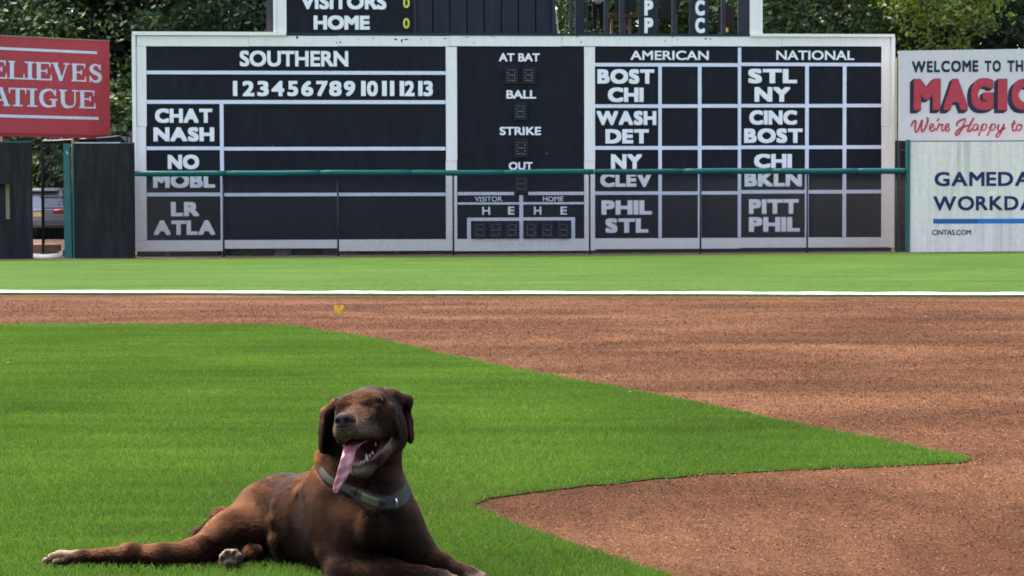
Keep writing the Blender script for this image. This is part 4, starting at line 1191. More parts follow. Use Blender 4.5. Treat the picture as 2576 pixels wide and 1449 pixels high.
# ------------------------------------------------------------------ bodies: signed distance fields turned into one continuous surface
def cap_fn(p1, r1, p2, r2, scale=None):
    a = np.array(p1, float); b = np.array(p2, float); ab = b - a; L2 = ab @ ab
    def fn(x, y, z):
        t = np.clip(((x - a[0]) * ab[0] + (y - a[1]) * ab[1] + (z - a[2]) * ab[2]) / L2, 0, 1)
        return np.sqrt((x - a[0] - ab[0] * t) ** 2 + (y - a[1] - ab[1] * t) ** 2 + (z - a[2] - ab[2] * t) ** 2) - (r1 + (r2 - r1) * t)
    r = max(r1, r2)
    return fn, np.minimum(a, b) - r, np.maximum(a, b) + r, ab / max(1e-6, math.sqrt(L2))
def ell_fn(c, rad, rot=None):
    c = np.array(c, float); rad = np.array(rad, float); A = np.eye(3) if rot is None else np.array(rot).T
    def fn(x, y, z):
        dx, dy, dz = x - c[0], y - c[1], z - c[2]
        q = [(A[i, 0] * dx + A[i, 1] * dy + A[i, 2] * dz) / rad[i] for i in range(3)]
        k0 = np.sqrt(q[0] ** 2 + q[1] ** 2 + q[2] ** 2) + 1e-9
        k1 = np.sqrt((q[0] / rad[0]) ** 2 + (q[1] / rad[1]) ** 2 + (q[2] / rad[2]) ** 2) + 1e-9
        return k0 * (k0 - 1) / k1
    R_ = rad.max()
    return fn, c - R_, c + R_, np.array([0, 0, -1.0])
class Body:
    def __init__(self): self.p = []
    def cap(self, p1, r1, p2, r2, k=0.03, mode='+', reg='', flow=None):
        fn, lo, hi, ax = cap_fn(p1, r1, p2, r2); self.p.append((fn, lo, hi, np.array(flow) if flow is not None else ax, k, mode, reg))
    def ell(self, c, rad, rot=None, k=0.03, mode='+', reg='', flow=None):
        fn, lo, hi, ax = ell_fn(c, rad, rot); self.p.append((fn, lo, hi, np.array(flow) if flow is not None else ax, k, mode, reg))
    @staticmethod
    def blend(g, d, k, mode):
        if mode == '+':
            h = np.maximum(k - np.abs(g - d), 0) / k
            return np.minimum(g, d) - h * h * k * .25
        d = -d
        h = np.maximum(k - np.abs(g - d), 0) / k
        return np.maximum(g, d) + h * h * k * .25
    def at(self, pts, regs=None):
        g = np.full(len(pts), 1.0)
        for fn, lo, hi, ax, k, mode, reg in self.p:
            if regs is not None and reg not in regs: continue
            g = self.blend(g, fn(pts[:, 0], pts[:, 1], pts[:, 2]), k, mode)
        return g
    def mesh(self, vox, floor=None):
        pos = [q for q in self.p if q[5] == '+']
        lo = np.min([q[1] for q in pos], 0) - 4 * vox; hi = np.max([q[2] for q in pos], 0) + 4 * vox
        n = np.ceil((hi - lo) / vox).astype(int) + 1
        ax = [lo[i] + vox * np.arange(n[i]) for i in range(3)]
        G = np.full(n, 0.2, np.float32)
        for fn, l, h, a_, k, mode, reg in self.p:
            i0 = np.maximum(((l - k - 2 * vox - lo) / vox).astype(int), 0); i1 = np.minimum(((h + k + 2 * vox - lo) / vox).astype(int) + 2, n)
            if (i1 <= i0).any(): continue
            sl = tuple(slice(i0[i], i1[i]) for i in range(3))
            x, y, z = ax[0][sl[0]][:, None, None], ax[1][sl[1]][None, :, None], ax[2][sl[2]][None, None, :]
            G[sl] = self.blend(G[sl], fn(x, y, z).astype(np.float32), k, mode)
        if floor is not None:
            G = np.maximum(G, (floor - ax[2]).astype(np.float32)[None, None, :])
        import openvdb
        gr = openvdb.FloatGrid(0.2); gr.copyFromArray(G.astype(np.float32))
        pts, quads = gr.convertToQuads(0.0)
        return np.asarray(pts) * vox + lo, np.asarray(quads)

def smooth_mesh(v, q, it=2, lam=0.5):
    e = np.concatenate([q[:, [0, 1]], q[:, [1, 2]], q[:, [2, 3]], q[:, [3, 0]]]); e = np.concatenate([e, e[:, ::-1]])
    cnt = np.bincount(e[:, 0], minlength=len(v)).astype(float)[:, None]
    for _ in range(it):
        s = np.stack([np.bincount(e[:, 0], weights=v[e[:, 1], i], minlength=len(v)) for i in range(3)], 1)
        v = v + lam * (s / np.maximum(cnt, 1) - v)
    return v
def vnormals(v, q):
    n = np.cross(v[q[:, 2]] - v[q[:, 0]], v[q[:, 3]] - v[q[:, 1]])
    o = np.zeros_like(v)
    for i in range(4):
        for j in range(3): o[:, j] += np.bincount(q[:, i], weights=n[:, j], minlength=len(v))
    return o / (np.linalg.norm(o, axis=1)[:, None] + 1e-12)
def sstep(x, a, b):
    t = np.clip((x - a) / (b - a), 0, 1); return t * t * (3 - 2 * t)

# ---- the dog: every point is placed by where it is in the scene (pixel ray, metres away)
def P(u, v, d): return np.array(at(u, v, d))
def px(r, d=5.65): return r * d / FPX
D = Body()
# trunk, rump to chest
sp = [(650, 1286, 6.02, 62), (715, 1284, 5.93, 81), (800, 1300, 5.80, 103), (885, 1322, 5.68, 114), (935, 1322, 5.62, 104)]
for a, b in zip(sp[1:], sp[:-1]):
    D.cap(P(*a[:3]), px(a[3], a[2]), P(*b[:3]), px(b[3], b[2]), 0.05, reg='trunk')
D.cap(P(750, 1375, 5.80), px(58), P(890, 1400, 5.66), px(58), 0.06, reg='trunk', flow=(-.8, .5, -.3))
D.ell(P(955, 1330, 5.56), (px(84), px(70), px(92)), None, 0.06, reg='chest', flow=(0.1, -.2, -1))
D.ell(P(934, 1332, 5.472), (px(26), px(22), px(40)), None, 0.04, reg='chest', flow=(0.1, -.2, -1))
# shoulders and front legs
D.cap(P(858, 1265, 5.64), px(60), P(872, 1418, 5.54), px(50), 0.05, reg='leg')
D.cap(P(868, 1447, 5.51), px(41), P(985, 1445, 5.46), px(33), 0.03, reg='leg')
D.cap(P(985, 1445, 5.46), px(33), P(1062, 1450, 5.43), px(23), 0.025, reg='leg')
D.cap(P(1062, 1452, 5.43), px(22), P(1112, 1457, 5.41), px(24), 0.02, reg='paw')
D.cap(P(980, 1268, 5.63), px(52), P(1038, 1375, 5.58), px(46), 0.05, reg='leg')
D.cap(P(1042, 1385, 5.575), px(43), P(1105, 1419, 5.53), px(26), 0.03, reg='leg')
D.cap(P(1105, 1419, 5.53), px(26), P(1145, 1437, 5.51), px(22), 0.02, reg='leg')
D.cap(P(1148, 1441, 5.505), px(21), P(1182, 1447, 5.49), px(23), 0.02, reg='paw')
TOES = []
def toes(base, fwd, side, r, n=4, spread=0.016, L=0.03, up=0.0):
    f = np.array(fwd, float); f /= np.linalg.norm(f); s = np.array(side, float); s /= np.linalg.norm(s)
    for i in range(n):
        o = (i - (n - 1) / 2)
        tip = base + f * (L - 0.006 * abs(o)) + s * o * spread + np.array([0, 0, -0.004])
        D.cap(base + s * o * spread * .8, r, tip, r * .92, 0.008, reg='paw')
        TOES.append((tip, f))
toes(P(1116, 1458, 5.405), (.9, -.35, 0), (.35, .9, .1), 0.0135)
toes(P(1186, 1449, 5.485), (.85, -.5, -.1), (.5, .85, .1), 0.0135)
# neck
D.cap(P(902, 1252, 5.69), px(108), P(918, 1125, 5.66), px(90), 0.06, reg='neck', flow=(-.1, .1, -1))
D.cap(P(830, 1240, 5.69), px(36), P(826, 1160, 5.69), px(30), 0.05, reg='ruff', flow=(-.5, .1, -.8))
# hind leg stretched out behind
D.cap(P(655, 1300, 5.93), px(72), P(575, 1352, 5.83), px(55), 0.05, reg='thigh', flow=(-.75, -.2, -.6))
D.cap(P(575, 1352, 5.83), px(54), P(500, 1391, 5.77), px(39), 0.04, reg='thigh', flow=(-.85, -.2, -.4))
D.ell(P(640, 1345, 5.84), (px(58), px(50), px(52)), None, 0.05, reg='thigh', flow=(-.7, -.1, -.7))
D.cap(P(505, 1395, 5.74), px(40), P(405, 1404, 5.73), px(31), 0.03, reg='leg')
D.cap(P(405, 1404, 5.73), px(31), P(330, 1396, 5.74), px(25), 0.03, reg='leg')
D.cap(P(385, 1386, 5.755), px(10), P(322, 1377, 5.77), px(10), 0.02, reg='leg')   # tendon to the hock
D.cap(P(330, 1398, 5.74), px(25), P(205, 1404, 5.75), px(18), 0.025, reg='leg')
D.cap(P(205, 1404, 5.75), px(18), P(155, 1403, 5.75), px(19), 0.02, reg='paw')
D.cap(P(152, 1400, 5.745), px(14), P(132, 1404, 5.74), px(13), 0.008, reg='paw')
D.cap(P(150, 1410, 5.76), px(13), P(117, 1413, 5.765), px(11.5), 0.006, reg='paw')
D.cap(P(165, 1413, 5.73), px(11), P(140, 1416, 5.72), px(9), 0.008, reg='paw')
TOES += [(P(128, 1402, 5.735), np.array([-1, -.2, -.4])), (P(110, 1413, 5.765), np.array([-1, 0, -.3]))]
# other hind foot, sole towards the camera
D.cap(P(640, 1398, 5.90), px(34), P(590, 1411, 5.74), px(25), 0.03, reg='leg')
SOLE = P(580.5, 1410, 5.70)
D.ell(SOLE, (px(30), 0.037, px(29)), None, 0.02, reg='paw')
SR = 0.0068
PADS = [(P(579, 1418, 5.660), 0.021, .012), (P(561, 1403, 5.663), .0115, .014), (P(572, 1390, 5.668), .011, .011), (P(590, 1390, 5.668), .011, .011), (P(602, 1403, 5.663), .0115, .014)]
for c, a, b in PADS: D.ell(c, (a, .010, b), None, 0.006, reg='paw')
D.ell(P(637, 1397, 5.75), (px(24), px(26), px(28)), None, 0.02, reg='thigh', flow=(-.2, -.3, -.9))
# tail behind
D.cap(P(610, 1285, 6.10), px(19), P(556, 1299, 6.14), px(15), 0.03, reg='tail')
D.cap(P(556, 1299, 6.14), px(15), P(505, 1340, 6.2), px(11), 0.03, reg='tail'); D.cap(P(505, 1340, 6.2), px(11), P(470, 1352, 6.35), px(8), 0.02, reg='tail')
# rib and skin folds
def fold(pts, r, k=0.018, mode='+', reg='trunk'):
    for a, b in zip(pts[:-1], pts[1:]): D.cap(P(*a), r, P(*b), r, k, mode, reg, flow=(-.5, .3, -.8))
fold([(786, 1207, 5.735), (757, 1245, 5.715), (744, 1285, 5.712), (741, 1320, 5.71)], 0.0105, 0.022)
fold([(742, 1230, 5.80), (706, 1272, 5.775), (692, 1310, 5.755), (694, 1360, 5.735), (700, 1400, 5.73)], 0.013, 0.026)
fold([(800, 1270, 5.64), (803, 1330, 5.60), (815, 1390, 5.565), (830, 1440, 5.535)], 0.014, 0.028, '+', 'leg')
fold([(668, 1265, 5.87), (672, 1310, 5.83), (668, 1350, 5.81), (655, 1380, 5.80)], 0.012, 0.02, '-')

# ---- head, in its own axes: forward, right (picture right), up
HF0 = np.array([-0.325, -0.94, 0.03]); HF0 /= np.linalg.norm(HF0)
HR0 = np.cross([0, 0, 1.0], HF0) ; HR0 = HR0 / np.linalg.norm(HR0)
if HR0[0] < 0: HR0 = -HR0
HU0 = np.cross(HR0, -HF0); HU0 = HU0 if HU0[2] > 0 else -HU0
rl = R(8)
HRr = math.cos(rl) * HR0 + math.sin(rl) * HU0
HU = math.cos(rl) * HU0 - math.sin(rl) * HR0
HO = P(932, 1047, 5.53)
HM = np.stack([HF0, HRr, HU], 1)
def H(f, r, u): return HO + HM @ np.array([f, r, u])
def hl(p): return (p - HO) @ HM          # world points to head axes
def hflow(f, r, u): return HM @ np.array([f, r, u])
def hell(c, rad, k=0.02, mode='+', reg='head', flow=(-1, 0, .1)): D.ell(H(*c), rad, HM, k, mode, reg, hflow(*flow))
def hcap(a, r1, b, r2, k=0.02, mode='+', reg='head', flow=(-1, 0, .1)): D.cap(H(*a), r1, H(*b), r2, k, mode, reg, hflow(*flow))
hell((-.015, 0, .012), (.088, .077, .070), .03)                       # skull
hell((.042, 0, .026), (.046, .058, .042), .03)                        # forehead
for s in (-1, 1):
    hell((.052, s * .037, .050), (.024, .026, .014), .02)             # brows
    hell((.028, s * .060, -.022), (.058, .030, .046), .03, flow=(-1, s * .3, -.5))   # cheek
    hell((-.02, s * .055, -.055), (.052, .034, .055), .03, flow=(-.8, s * .3, -.8))
    hell((.075, s * .030, -.012), (.045, .024, .030), .02)            # under the eye to muzzle
    hell((.082, s * .044, .002), (.026, .022, .018), .02)
hell((.06, 0, .000), (.045, .046, .038), .03)
hcap((.07, 0, -.004), .036, (.158, 0, -.010), .0275, .025)            # bridge
for s in (-1, 1):
    hell((.116, s * .027, -.030), (.064, .023, .030), .02, flow=(-.7, 0, -.6))          # flews
    hell((.080, s * .048, -.046), (.045, .018, .024), .02, flow=(-.8, 0, -.5))
    hell((.160, s * .017, -.028), (.022, .019, .023), .015, flow=(-.4, 0, -.8))
# eye hollows with closed lids
SLIT = []
for s in (-1, 1):
    hell((.0800, s * .047, .0225), (.0135, .021, .0140), .010)
    a, b = (.0930, s * .034, .0205), (.0865, s * .064, .0195)
    hcap(a, .0018, b, .0018, .003, '-'); SLIT.append((H(*a), H(*b)))
    hcap((.086, s * .022, .037), .0055, (.072, s * .066, .045), .0055, .014)   # brow fold
    fo = [(.03, s * .078, .02), (.045, s * .080, -.015), (.03, s * .086, -.05)]
    for a, b in zip(fo[:-1], fo[1:]): hcap(a, .006, b, .006, .014)
    hcap((.11, s * .040, -.006), .005, (.05, s * .070, -.026), .006, .014)
# nose
hell((.180, 0, -.001), (.016, .0285, .021), .008, reg='nose')
hell((.174, 0, .008), (.016, .020, .012), .01, reg='nose')
NOSE_C = [((.178, 0, .000), (.021, .034, .0245))]
for s in (-1, 1):
    hell((.196, s * .0125, -.002), (.010, .0065, .0075), .006, '-', 'nose')
    hcap((.190, s * .017, -.004), .003, (.176, s * .026, -.008), .002, .005, '-', 'nose')
hcap((.197, 0, -.012), .0022, (.186, 0, -.040), .002, .005, '-', 'head')
# lower jaw
for s in (-1, 1):
    hcap((.005, s * .052, -.074), .026, (.100, s * .025, -.130), .015, .02, reg='jaw', flow=(-.8, 0, -.1))
hell((.118, 0, -.137), (.022, .028, .017), .02, reg='jaw')
hcap((.0, 0, -.100), .040, (.09, 0, -.140), .020, .03, reg='jaw', flow=(-.9, 0, 0))
# mouth
CAV = Body()
def hcav(a, r1, b, r2, k=.012):
    CAV.cap(H(*a), r1, H(*b), r2, k)
    D.cap(H(*a), r1, H(*b), r2, k, '-', 'mouth')
hcav((.03, 0, -.068), .030, (.158, 0, -.078), .027)
hcav((.028, .060, -.054), .012, (.10, .024, -.088), .025)
hcav((.028, -.060, -.054), .012, (.10, -.024, -.088), .025)
hcav((.06, 0, -.090), .030, (.118, 0, -.107), .020)
for s in (-1, 1):   # lip edge round the corner of the mouth
    hcap((.046, s * .073, -.036), .007, (.020, s * .080, -.054), .007, .010, reg='jaw'); hcap((.020, s * .080, -.054), .007, (.050, s * .060, -.092), .007, .010, reg='jaw'); hcap((.050, s * .060, -.092), .007, (.095, s * .036, -.122), .006, .010, reg='jaw')
# ears
D.cap(P(838, 1045, 5.60), px(20), P(840, 1110, 5.61), px(24), .03, reg='neck', flow=(0, .2, -1))
def ear(top, knee, tip, c, rad, rot):
    D.cap(P(*top), px(17), P(*knee), px(9), .025, reg='ear', flow=(0, .2, -1)); D.ell(P(*c), rad, rot, .012, reg='ear', flow=(0, .1, -1)); D.cap(P(*knee), px(8), P(*c), px(7), .015, reg='ear', flow=(0, 0, -1)); D.cap(P(*c), px(7), P(*tip), px(7), .015, reg='ear', flow=(0, 0, -1))
rz = Matrix.Rotation(R(-6), 3, 'Y')
ear((850, 1018, 5.57), (822, 1040, 5.60), (813, 1126, 5.61), (817, 1084, 5.60), (px(11.5), .040, px(54)), np.array(Matrix.Rotation(R(4), 3, 'Y')))
ear((990, 1004, 5.56), (1018, 1012, 5.60), (1030, 1098, 5.63), (1025, 1060, 5.63), (px(8.5), .042, px(52)), np.array(Matrix.Rotation(R(-9), 3, 'Y')))
D.cap(P(985, 1000, 5.56), px(13), P(1022, 1008, 5.60), px(9), .02, reg='ear', flow=(.8, 0, -.6)); D.cap(P(1022, 1010, 5.60), px(9), P(1016, 1050, 5.60), px(8), .02, reg='ear', flow=(0, 0, -1))

VOX = 0.0034
dv, dq = D.mesh(VOX, 0.006)
if dv.shape[0]:
    dv = smooth_mesh(dv, dq, 2, 0.4)
if (vnormals(dv, dq) * (dv - dv.mean(0))).sum() < 0: dq = dq[:, ::-1]
dn = vnormals(dv, dq)
# keep the one connected body
def coat(p):
    """base colour, inner mouth / nose / pad masks at points"""
    n = len(p); h = hl(p)
    c = np.tile(np.array([[0.048, 0.0215, 0.0118]]), (n, 1))
    m1 = vnoise(p[:, 0] * 14 + p[:, 2] * 9, p[:, 2] * 11 + p[:, 1] * 12, 3); m2 = vnoise(p[:, 0] * 45 + 5, p[:, 2] * 45 + p[:, 1] * 30, 5)
    c = c * (0.86 + 0.20 * m1 + 0.08 * m2)[:, None]
    warm = sstep(-p[:, 0], .05, .9)[:, None] * .35        # flanks and hind leg a little lighter
    c = c * (1 + warm * np.array([[1.0, 0.85, 0.7]]))
    # orange sun glow on the neck rim, painted into the coat colour
    rim_glow = np.exp(-(((p - P(800, 1152, 5.68)) / [.018, .08, .045]) ** 2).sum(1))[:, None]
    c = c * (1 - rim_glow) + rim_glow * np.array([[0.26, 0.085, 0.018]])
    grey = np.array([[1.0, 0.80, 0.62]])
    ish = (h[:, 0] > -.02) & (np.abs(h[:, 1]) < .10) & (h[:, 2] > -.19) & (h[:, 2] < .12)
    lip = np.exp(-(((h - [.140, 0, -.036]) / [.055, .055, .026]) ** 2).sum(1)) * .62
    chin = np.exp(-(((h - [.118, 0, -.150]) / [.030, .034, .018]) ** 2).sum(1)) * 1.1
    side = np.exp(-(((np.abs(h[:, 1]) - .062) / .02) ** 2) - ((h[:, 0] - .05) / .035) ** 2 - ((h[:, 2] + .095) / .022) ** 2) * .6
    g = np.clip((lip + chin + side) * ish, 0, .9)[:, None]
    c = c * (1 - g) + grey * g
    tanm = np.exp(-(((h - [.12, 0, .018]) / [.05, .022, .03]) ** 2).sum(1)) * .55 + np.exp(-(((h - [.06, 0, .065]) / [.06, .05, .03]) ** 2).sum(1)) * .4
    tanm = np.clip(tanm * ish, 0, 1)[:, None]
    c = c * (1 - tanm) + tanm * np.array([[0.22, 0.10, 0.05]])
    # darker ears
    ed = np.minimum(np.linalg.norm((p - P(815, 1090, 5.60)) / [.8, 1, 1], axis=1), np.linalg.norm((p - P(1027, 1066, 5.63)) / [.8, 1, 1], axis=1))
    e = sstep(ed, .075, .05)[:, None] * .45
    c = c * (1 - e)
    # pale toes
    for t, f in TOES:
        w = np.exp(-(np.linalg.norm(p - t, axis=1) / .022) ** 2)[:, None] * .85
        c = c * (1 - w) + w * np.array([[0.30, 0.205, 0.135]])
    ds = np.linalg.norm((p - (SOLE + [0, -.02, 0])) / [1, 1.2, 1], axis=1)
    w = (sstep(ds, .052, .038) * (.55 + .45 * (m2 > .4)))[:, None]
    c = c * (1 - w) + w * np.array([[0.46, 0.31, 0.20]])
    w = np.exp(-(((p - P(165, 1384, 5.75)) / [.024, .04, .010]) ** 2).sum(1))[:, None] * .8
    c = c * (1 - w) + w * np.array([[0.85, 0.68, 0.48]])
    bare = np.zeros(n, bool)
    for q, a, b in PADS:
        k = (((p - q) / [a * .78, .013, b * .74]) ** 2).sum(1) < 1
        c[k] = (0.030, 0.022, 0.020); bare |= k
    mi = CAV.at(p) < .0045
    deep = sstep(h[:, 0], .085, .02)[:, None]
    c[mi] = (np.array([[0.27, 0.085, 0.098]]) * (1 - deep * .80))[mi] * (.8 + .4 * m2[mi])[:, None]
    lipline = (~mi) & (CAV.at(p) < .008) & (h[:, 2] < -.055)
    c[lipline] = c[lipline] * .45 + np.array([0.06, 0.035, 0.035]) * .55
    bare |= mi | lipline
    for q, r_ in NOSE_C:
        k = (((h - q) / r_) ** 2).sum(1) < 1
        k &= (h[:, 0] > .166) & (h[:, 2] > -.021)
        c[k] = np.array([0.036, 0.020, 0.020]) * (.8 + .4 * m2[k])[:, None]; bare |= k
    nost = np.minimum(*[np.linalg.norm(h - [.193, s * .0125, -.002], axis=1) for s in (-1, 1)]) < .0085
    c[nost] *= .25
    for a, b in SLIT:
        ab = b - a; t = np.clip(((p - a) @ ab) / (ab @ ab), 0, 1)
        k = np.linalg.norm(p - a - t[:, None] * ab, axis=1) < .0030
        c[k] = (0.010, 0.006, 0.005); bare |= k
    return c, bare

dog = thing('dog', tuple(P(850, 1440, 5.7) * [1, 1, 0]), 'chocolate brown dog lying on the grass with its tongue hanging out', 'dog')
M['coat'] = m_vcol('dog coat', 0.6, 0.08, 0.0)
body = obj('body', dv, dq, M['coat'], dog, True)
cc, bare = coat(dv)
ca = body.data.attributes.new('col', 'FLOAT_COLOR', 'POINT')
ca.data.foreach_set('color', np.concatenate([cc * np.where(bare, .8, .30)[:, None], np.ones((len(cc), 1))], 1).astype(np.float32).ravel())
print('dog verts', len(dv))

# collar: a band that follows the neck where a tilted plane cuts it
CC = P(908, 1188, 5.66)
lat = P(998, 1206, 5.64) - P(832, 1168, 5.66); lat /= np.linalg.norm(lat)
frt = P(924, 1249, 5.525) - CC; frt -= lat * (frt @ lat); frt /= np.linalg.norm(frt)
cn = np.cross(lat, frt); cn = cn if cn[2] > 0 else -cn
NA = 96
th = np.linspace(0, 2 * np.pi, NA, endpoint=False)
dirs = np.cos(th)[:, None] * lat + np.sin(th)[:, None] * frt
def neck_hit(off):
    o = CC + cn * off
    t = np.full(NA, .02)
    for _ in range(60):
        g = D.at(o + dirs * t[:, None], regs=('neck', 'trunk', 'chest', 'leg'))
        t = t + np.clip(-g, -.01, .02) * .8
    for _ in range(3): t = (np.roll(t, 1) + t + np.roll(t, -1)) / 3
    return o + dirs * t[:, None], t
# ---- coat of short hair
LEN = dict(trunk=.015, chest=.017, leg=.009, paw=.004, neck=.017, ruff=.03, thigh=.014, tail=.02, head=.006, nose=.003, jaw=.005, ear=.009, mouth=.003)
def fur(n):
    a = 0.5 * np.linalg.norm(np.cross(dv[dq[:, 2]] - dv[dq[:, 0]], dv[dq[:, 3]] - dv[dq[:, 1]]), axis=1)
    cen = dv[dq].mean(1)
    wgt = a * np.where(hl(cen)[:, 0] > -.09, 1.0, 1.0)
    hh = hl(cen)
    ishead = (np.abs(hh[:, 0] - .04) < .17) & (np.abs(hh[:, 1]) < .13) & (hh[:, 2] > -.19)
    wgt = wgt * np.where(ishead, 2.4, 1.0) * (cen[:, 2] > .012)
    idx = rng.choice(len(dq), n, p=wgt / wgt.sum())
    u, v = rng.random((2, n, 1))
    q = dq[idx]
    p = (dv[q[:, 0]] * (1 - u) + dv[q[:, 1]] * u) * (1 - v) + (dv[q[:, 3]] * (1 - u) + dv[q[:, 2]] * u) * v
    nn = dn[q].mean(1); nn /= np.linalg.norm(nn, axis=1)[:, None]
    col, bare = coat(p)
    fl = np.zeros((n, 3)); ln = np.zeros(n); ws = np.zeros(n)
    for fn, lo, hi, ax, k, mode, reg in D.p:
        if mode != '+': continue
        m = ((p > lo - .03) & (p < hi + .03)).all(1)
        if not m.any(): continue
        d = fn(p[m, 0], p[m, 1], p[m, 2])
        w = np.exp(-np.clip(d, 0, None) / .008)
        if reg in ('trunk', 'leg') and k in (.018, .022, .03): w = w * .5
        fl[m] += w[:, None] * ax; ln[m] += w * LEN.get(reg, .01); ws[m] += w
    ln = ln / np.maximum(ws, 1e-6)
    ln[ws < 1e-5] = .006
    h = hl(p)
    muz = (h[:, 0] > .10) & (np.abs(h[:, 1]) < .06) & (h[:, 2] > -.17); ln[muz] = np.minimum(ln[muz], .0042)
    fl -= nn * (fl * nn).sum(1)[:, None]
    fl /= np.linalg.norm(fl, axis=1)[:, None] + 1e-6
    side = np.cross(nn, fl)
    sw = (vnoise(p[:, 0] * 38 + p[:, 1] * 17, p[:, 2] * 38 + p[:, 1] * 21, 21) - .5) * .55 + (vnoise(p[:, 0] * 110, p[:, 2] * 110 + p[:, 1] * 60, 22) - .5) * .45
    d1 = fl + side * (sw + rng.normal(0, .14, n))[:, None] + nn * (0.30 + .12 * rng.random(n))[:, None]
    d1 /= np.linalg.norm(d1, axis=1)[:, None]
    d2 = fl + side * (sw * 1.2 + rng.normal(0, .18, n))[:, None] + nn * (0.10 + .10 * rng.random(n))[:, None]
    d2 /= np.linalg.norm(d2, axis=1)[:, None]
    sC = (p - CC) @ cn; nearC = (np.linalg.norm(p - CC, axis=1) < .20) & (D.at(p, ('head', 'jaw', 'ear')) > .012) & (D.at(p, ('ruff',)) > -.002)
    ln = np.where(nearC & (sC > 0) & (sC < .034), ln * .45, ln)
    under = nearC & (np.abs(sC) < .0125)
    L = (ln * (.65 + .6 * rng.random(n)))[:, None]
    p0 = p - nn * .001; p1 = p + d1 * L * .5; p2 = p1 + d2 * L * .5
    pts = np.stack([p0, p1, p2], 1)
    r0 = (0.00034 + .00018 * rng.random(n)) * np.where(ln < .008, .75, 1.0)
    rad = np.stack([r0, r0 * .85, r0 * .12], 1)
    tone = 0.8 + .4 * rng.random(n)
    tuft = vnoise(p[:, 0] * 60 + p[:, 1] * 40, p[:, 2] * 60, 33)
    tuft2 = vnoise(p[:, 0] * 150 + p[:, 1] * 90, p[:, 2] * 150, 34)
    col = col * (tone * (.72 + .28 * tuft + .30 * tuft2))[:, None]
    keep = ~bare & ~under
    keep &= pts[:, :, 2].min(1) > .004
    return pts[keep], rad[keep], col[keep]
def m_hair():
    t = NT('dog hair'); a = t.n('ShaderNodeAttribute'); a.attribute_name = 'col'
    h = t.n('ShaderNodeBsdfHairPrincipled'); h.parametrization = 'COLOR'
    t.l(t.mix(1.0, a.outputs['Color'], (0.128, 0.100, 0.079), 'MULTIPLY'), h.inputs['Color'])
    h.inputs['Roughness'].default_value = .34; h.inputs['Radial Roughness'].default_value = .6; h.inputs['Coat'].default_value = 0.0; h.inputs['IOR'].default_value = 1.11
    t.l(h.outputs[0], t.out.inputs['Surface'])
    return t.m
M['hair'] = m_hair()
pts, rad, col = fur(420000)
hair_object('fur', pts, rad, col, M['hair'], dog)

# ---- tongue, teeth, collar
JD = float(H(.126, 0, -.119)[1])
tp = [(914, 1108, JD + .085, 22), (903, 1114, JD + .06, 24), (890, 1122, JD + .03, 21), (881, 1134, JD + .008, 18), (876, 1148, JD - .008, 17), (872, 1163, JD - .014, 16), (868, 1178, JD - .014, 16.5), (861, 1195, JD - .013, 14.5), (853, 1212, JD - .012, 11), (847, 1226, JD - .012, 9.5), (844, 1236, JD - .011, 6.5), (843, 1239.5, JD - .011, 2.5)]
path = catmull([Vector(tuple(P(a, b, c)) ) for a, b, c, _ in tp], 4)
wid = np.interp(np.linspace(0, len(tp) - 1, len(path)), range(len(tp)), [px(q[3], JD) for q in tp])
vs, fs, NS = [], [], 16
for i, p in enumerate(path):
    t = (path[min(i + 1, len(path) - 1)] - path[max(i - 1, 0)]).normalized()
    sx = Vector((0.97, -0.12, 0.16)); sx = (sx - t * sx.dot(t)).normalized(); nz = sx.cross(t).normalized()
    if nz.y > 0: nz = -nz
    for k in range(NS):
        a = 2 * math.pi * k / NS
        x, y = math.cos(a), math.sin(a)
        th = 0.0042
        y2 = y * th - (.0030 * math.exp(-(x / .22) ** 2) if y > 0 else 0) + 0.003 * x * x + .0012 * math.sin(i * .9 + x * 3)
        vs.append(p + sx * (x * wid[i]) + nz * y2)
for i in range(len(path) - 1):
    for k in range(NS): fs.append((i * NS + k, (i + 1) * NS + k, (i + 1) * NS + (k + 1) % NS, i * NS + (k + 1) % NS))
fs += [tuple(range(NS)), tuple((len(path) - 1) * NS + k for k in range(NS))[::-1]]
def m_tongue():
    t = NT('tongue')
    c = t.ramp(t.noise(t.coords(), 60, 5, .7), [(.3, (0.28, 0.088, 0.108)), (.7, (0.38, 0.150, 0.172))])
    t.bump(t.noise(t.coords(), 320, 3, .7), .5, .002)
    t.b.inputs['Subsurface Weight'].default_value = .25; t.b.inputs['Subsurface Radius'].default_value = (.006, .002, .002)
    t.b.inputs['Subsurface Scale'].default_value = .5
    return t.fin(c, .27, .5)
M['tongue'] = m_tongue()
obj('tongue', vs, fs, M['tongue'], dog, True)
M['tooth'] = plain('tooth', (0.24, 0.20, 0.135), .35, .5, .12, 60)
tb = MB()
def tooth(u, v, d, w, h, lean=(0, 0)):
    b_ = P(u, v, d); t = P(u + lean[0], v - h, d + lean[1])
    m = b_ * .5 + t * .5
    tb.tube([tuple(b_ + np.array([0, 0, -.003])), tuple(b_), tuple(m), tuple(t)], [px(w, d) * .9, px(w, d), px(w, d) * .72, px(w, d) * .15], 8)
tooth(886, 1167, JD - .001, 4.2, 12, (-4.5, 0)); tooth(923, 1158, JD + .004, 4.6, 17, (-1.5, 0))
for k, (u, v) in enumerate(((891, 1169), (896.5, 1168.5), (902, 1167.5), (908.5, 1164.5), (915, 1162))):
    tooth(u, v, JD - .002, 2.7, 5.5, (0, 0))
tooth(930, 1148, JD + .02, 3, 7); tooth(937, 1141, JD + .03, 3.4, 7)
tb.ball(P(945, 1118, JD + .060), (.003, .005, .006), 8, 6)
tb.build('teeth', M['tooth'], dog, True)

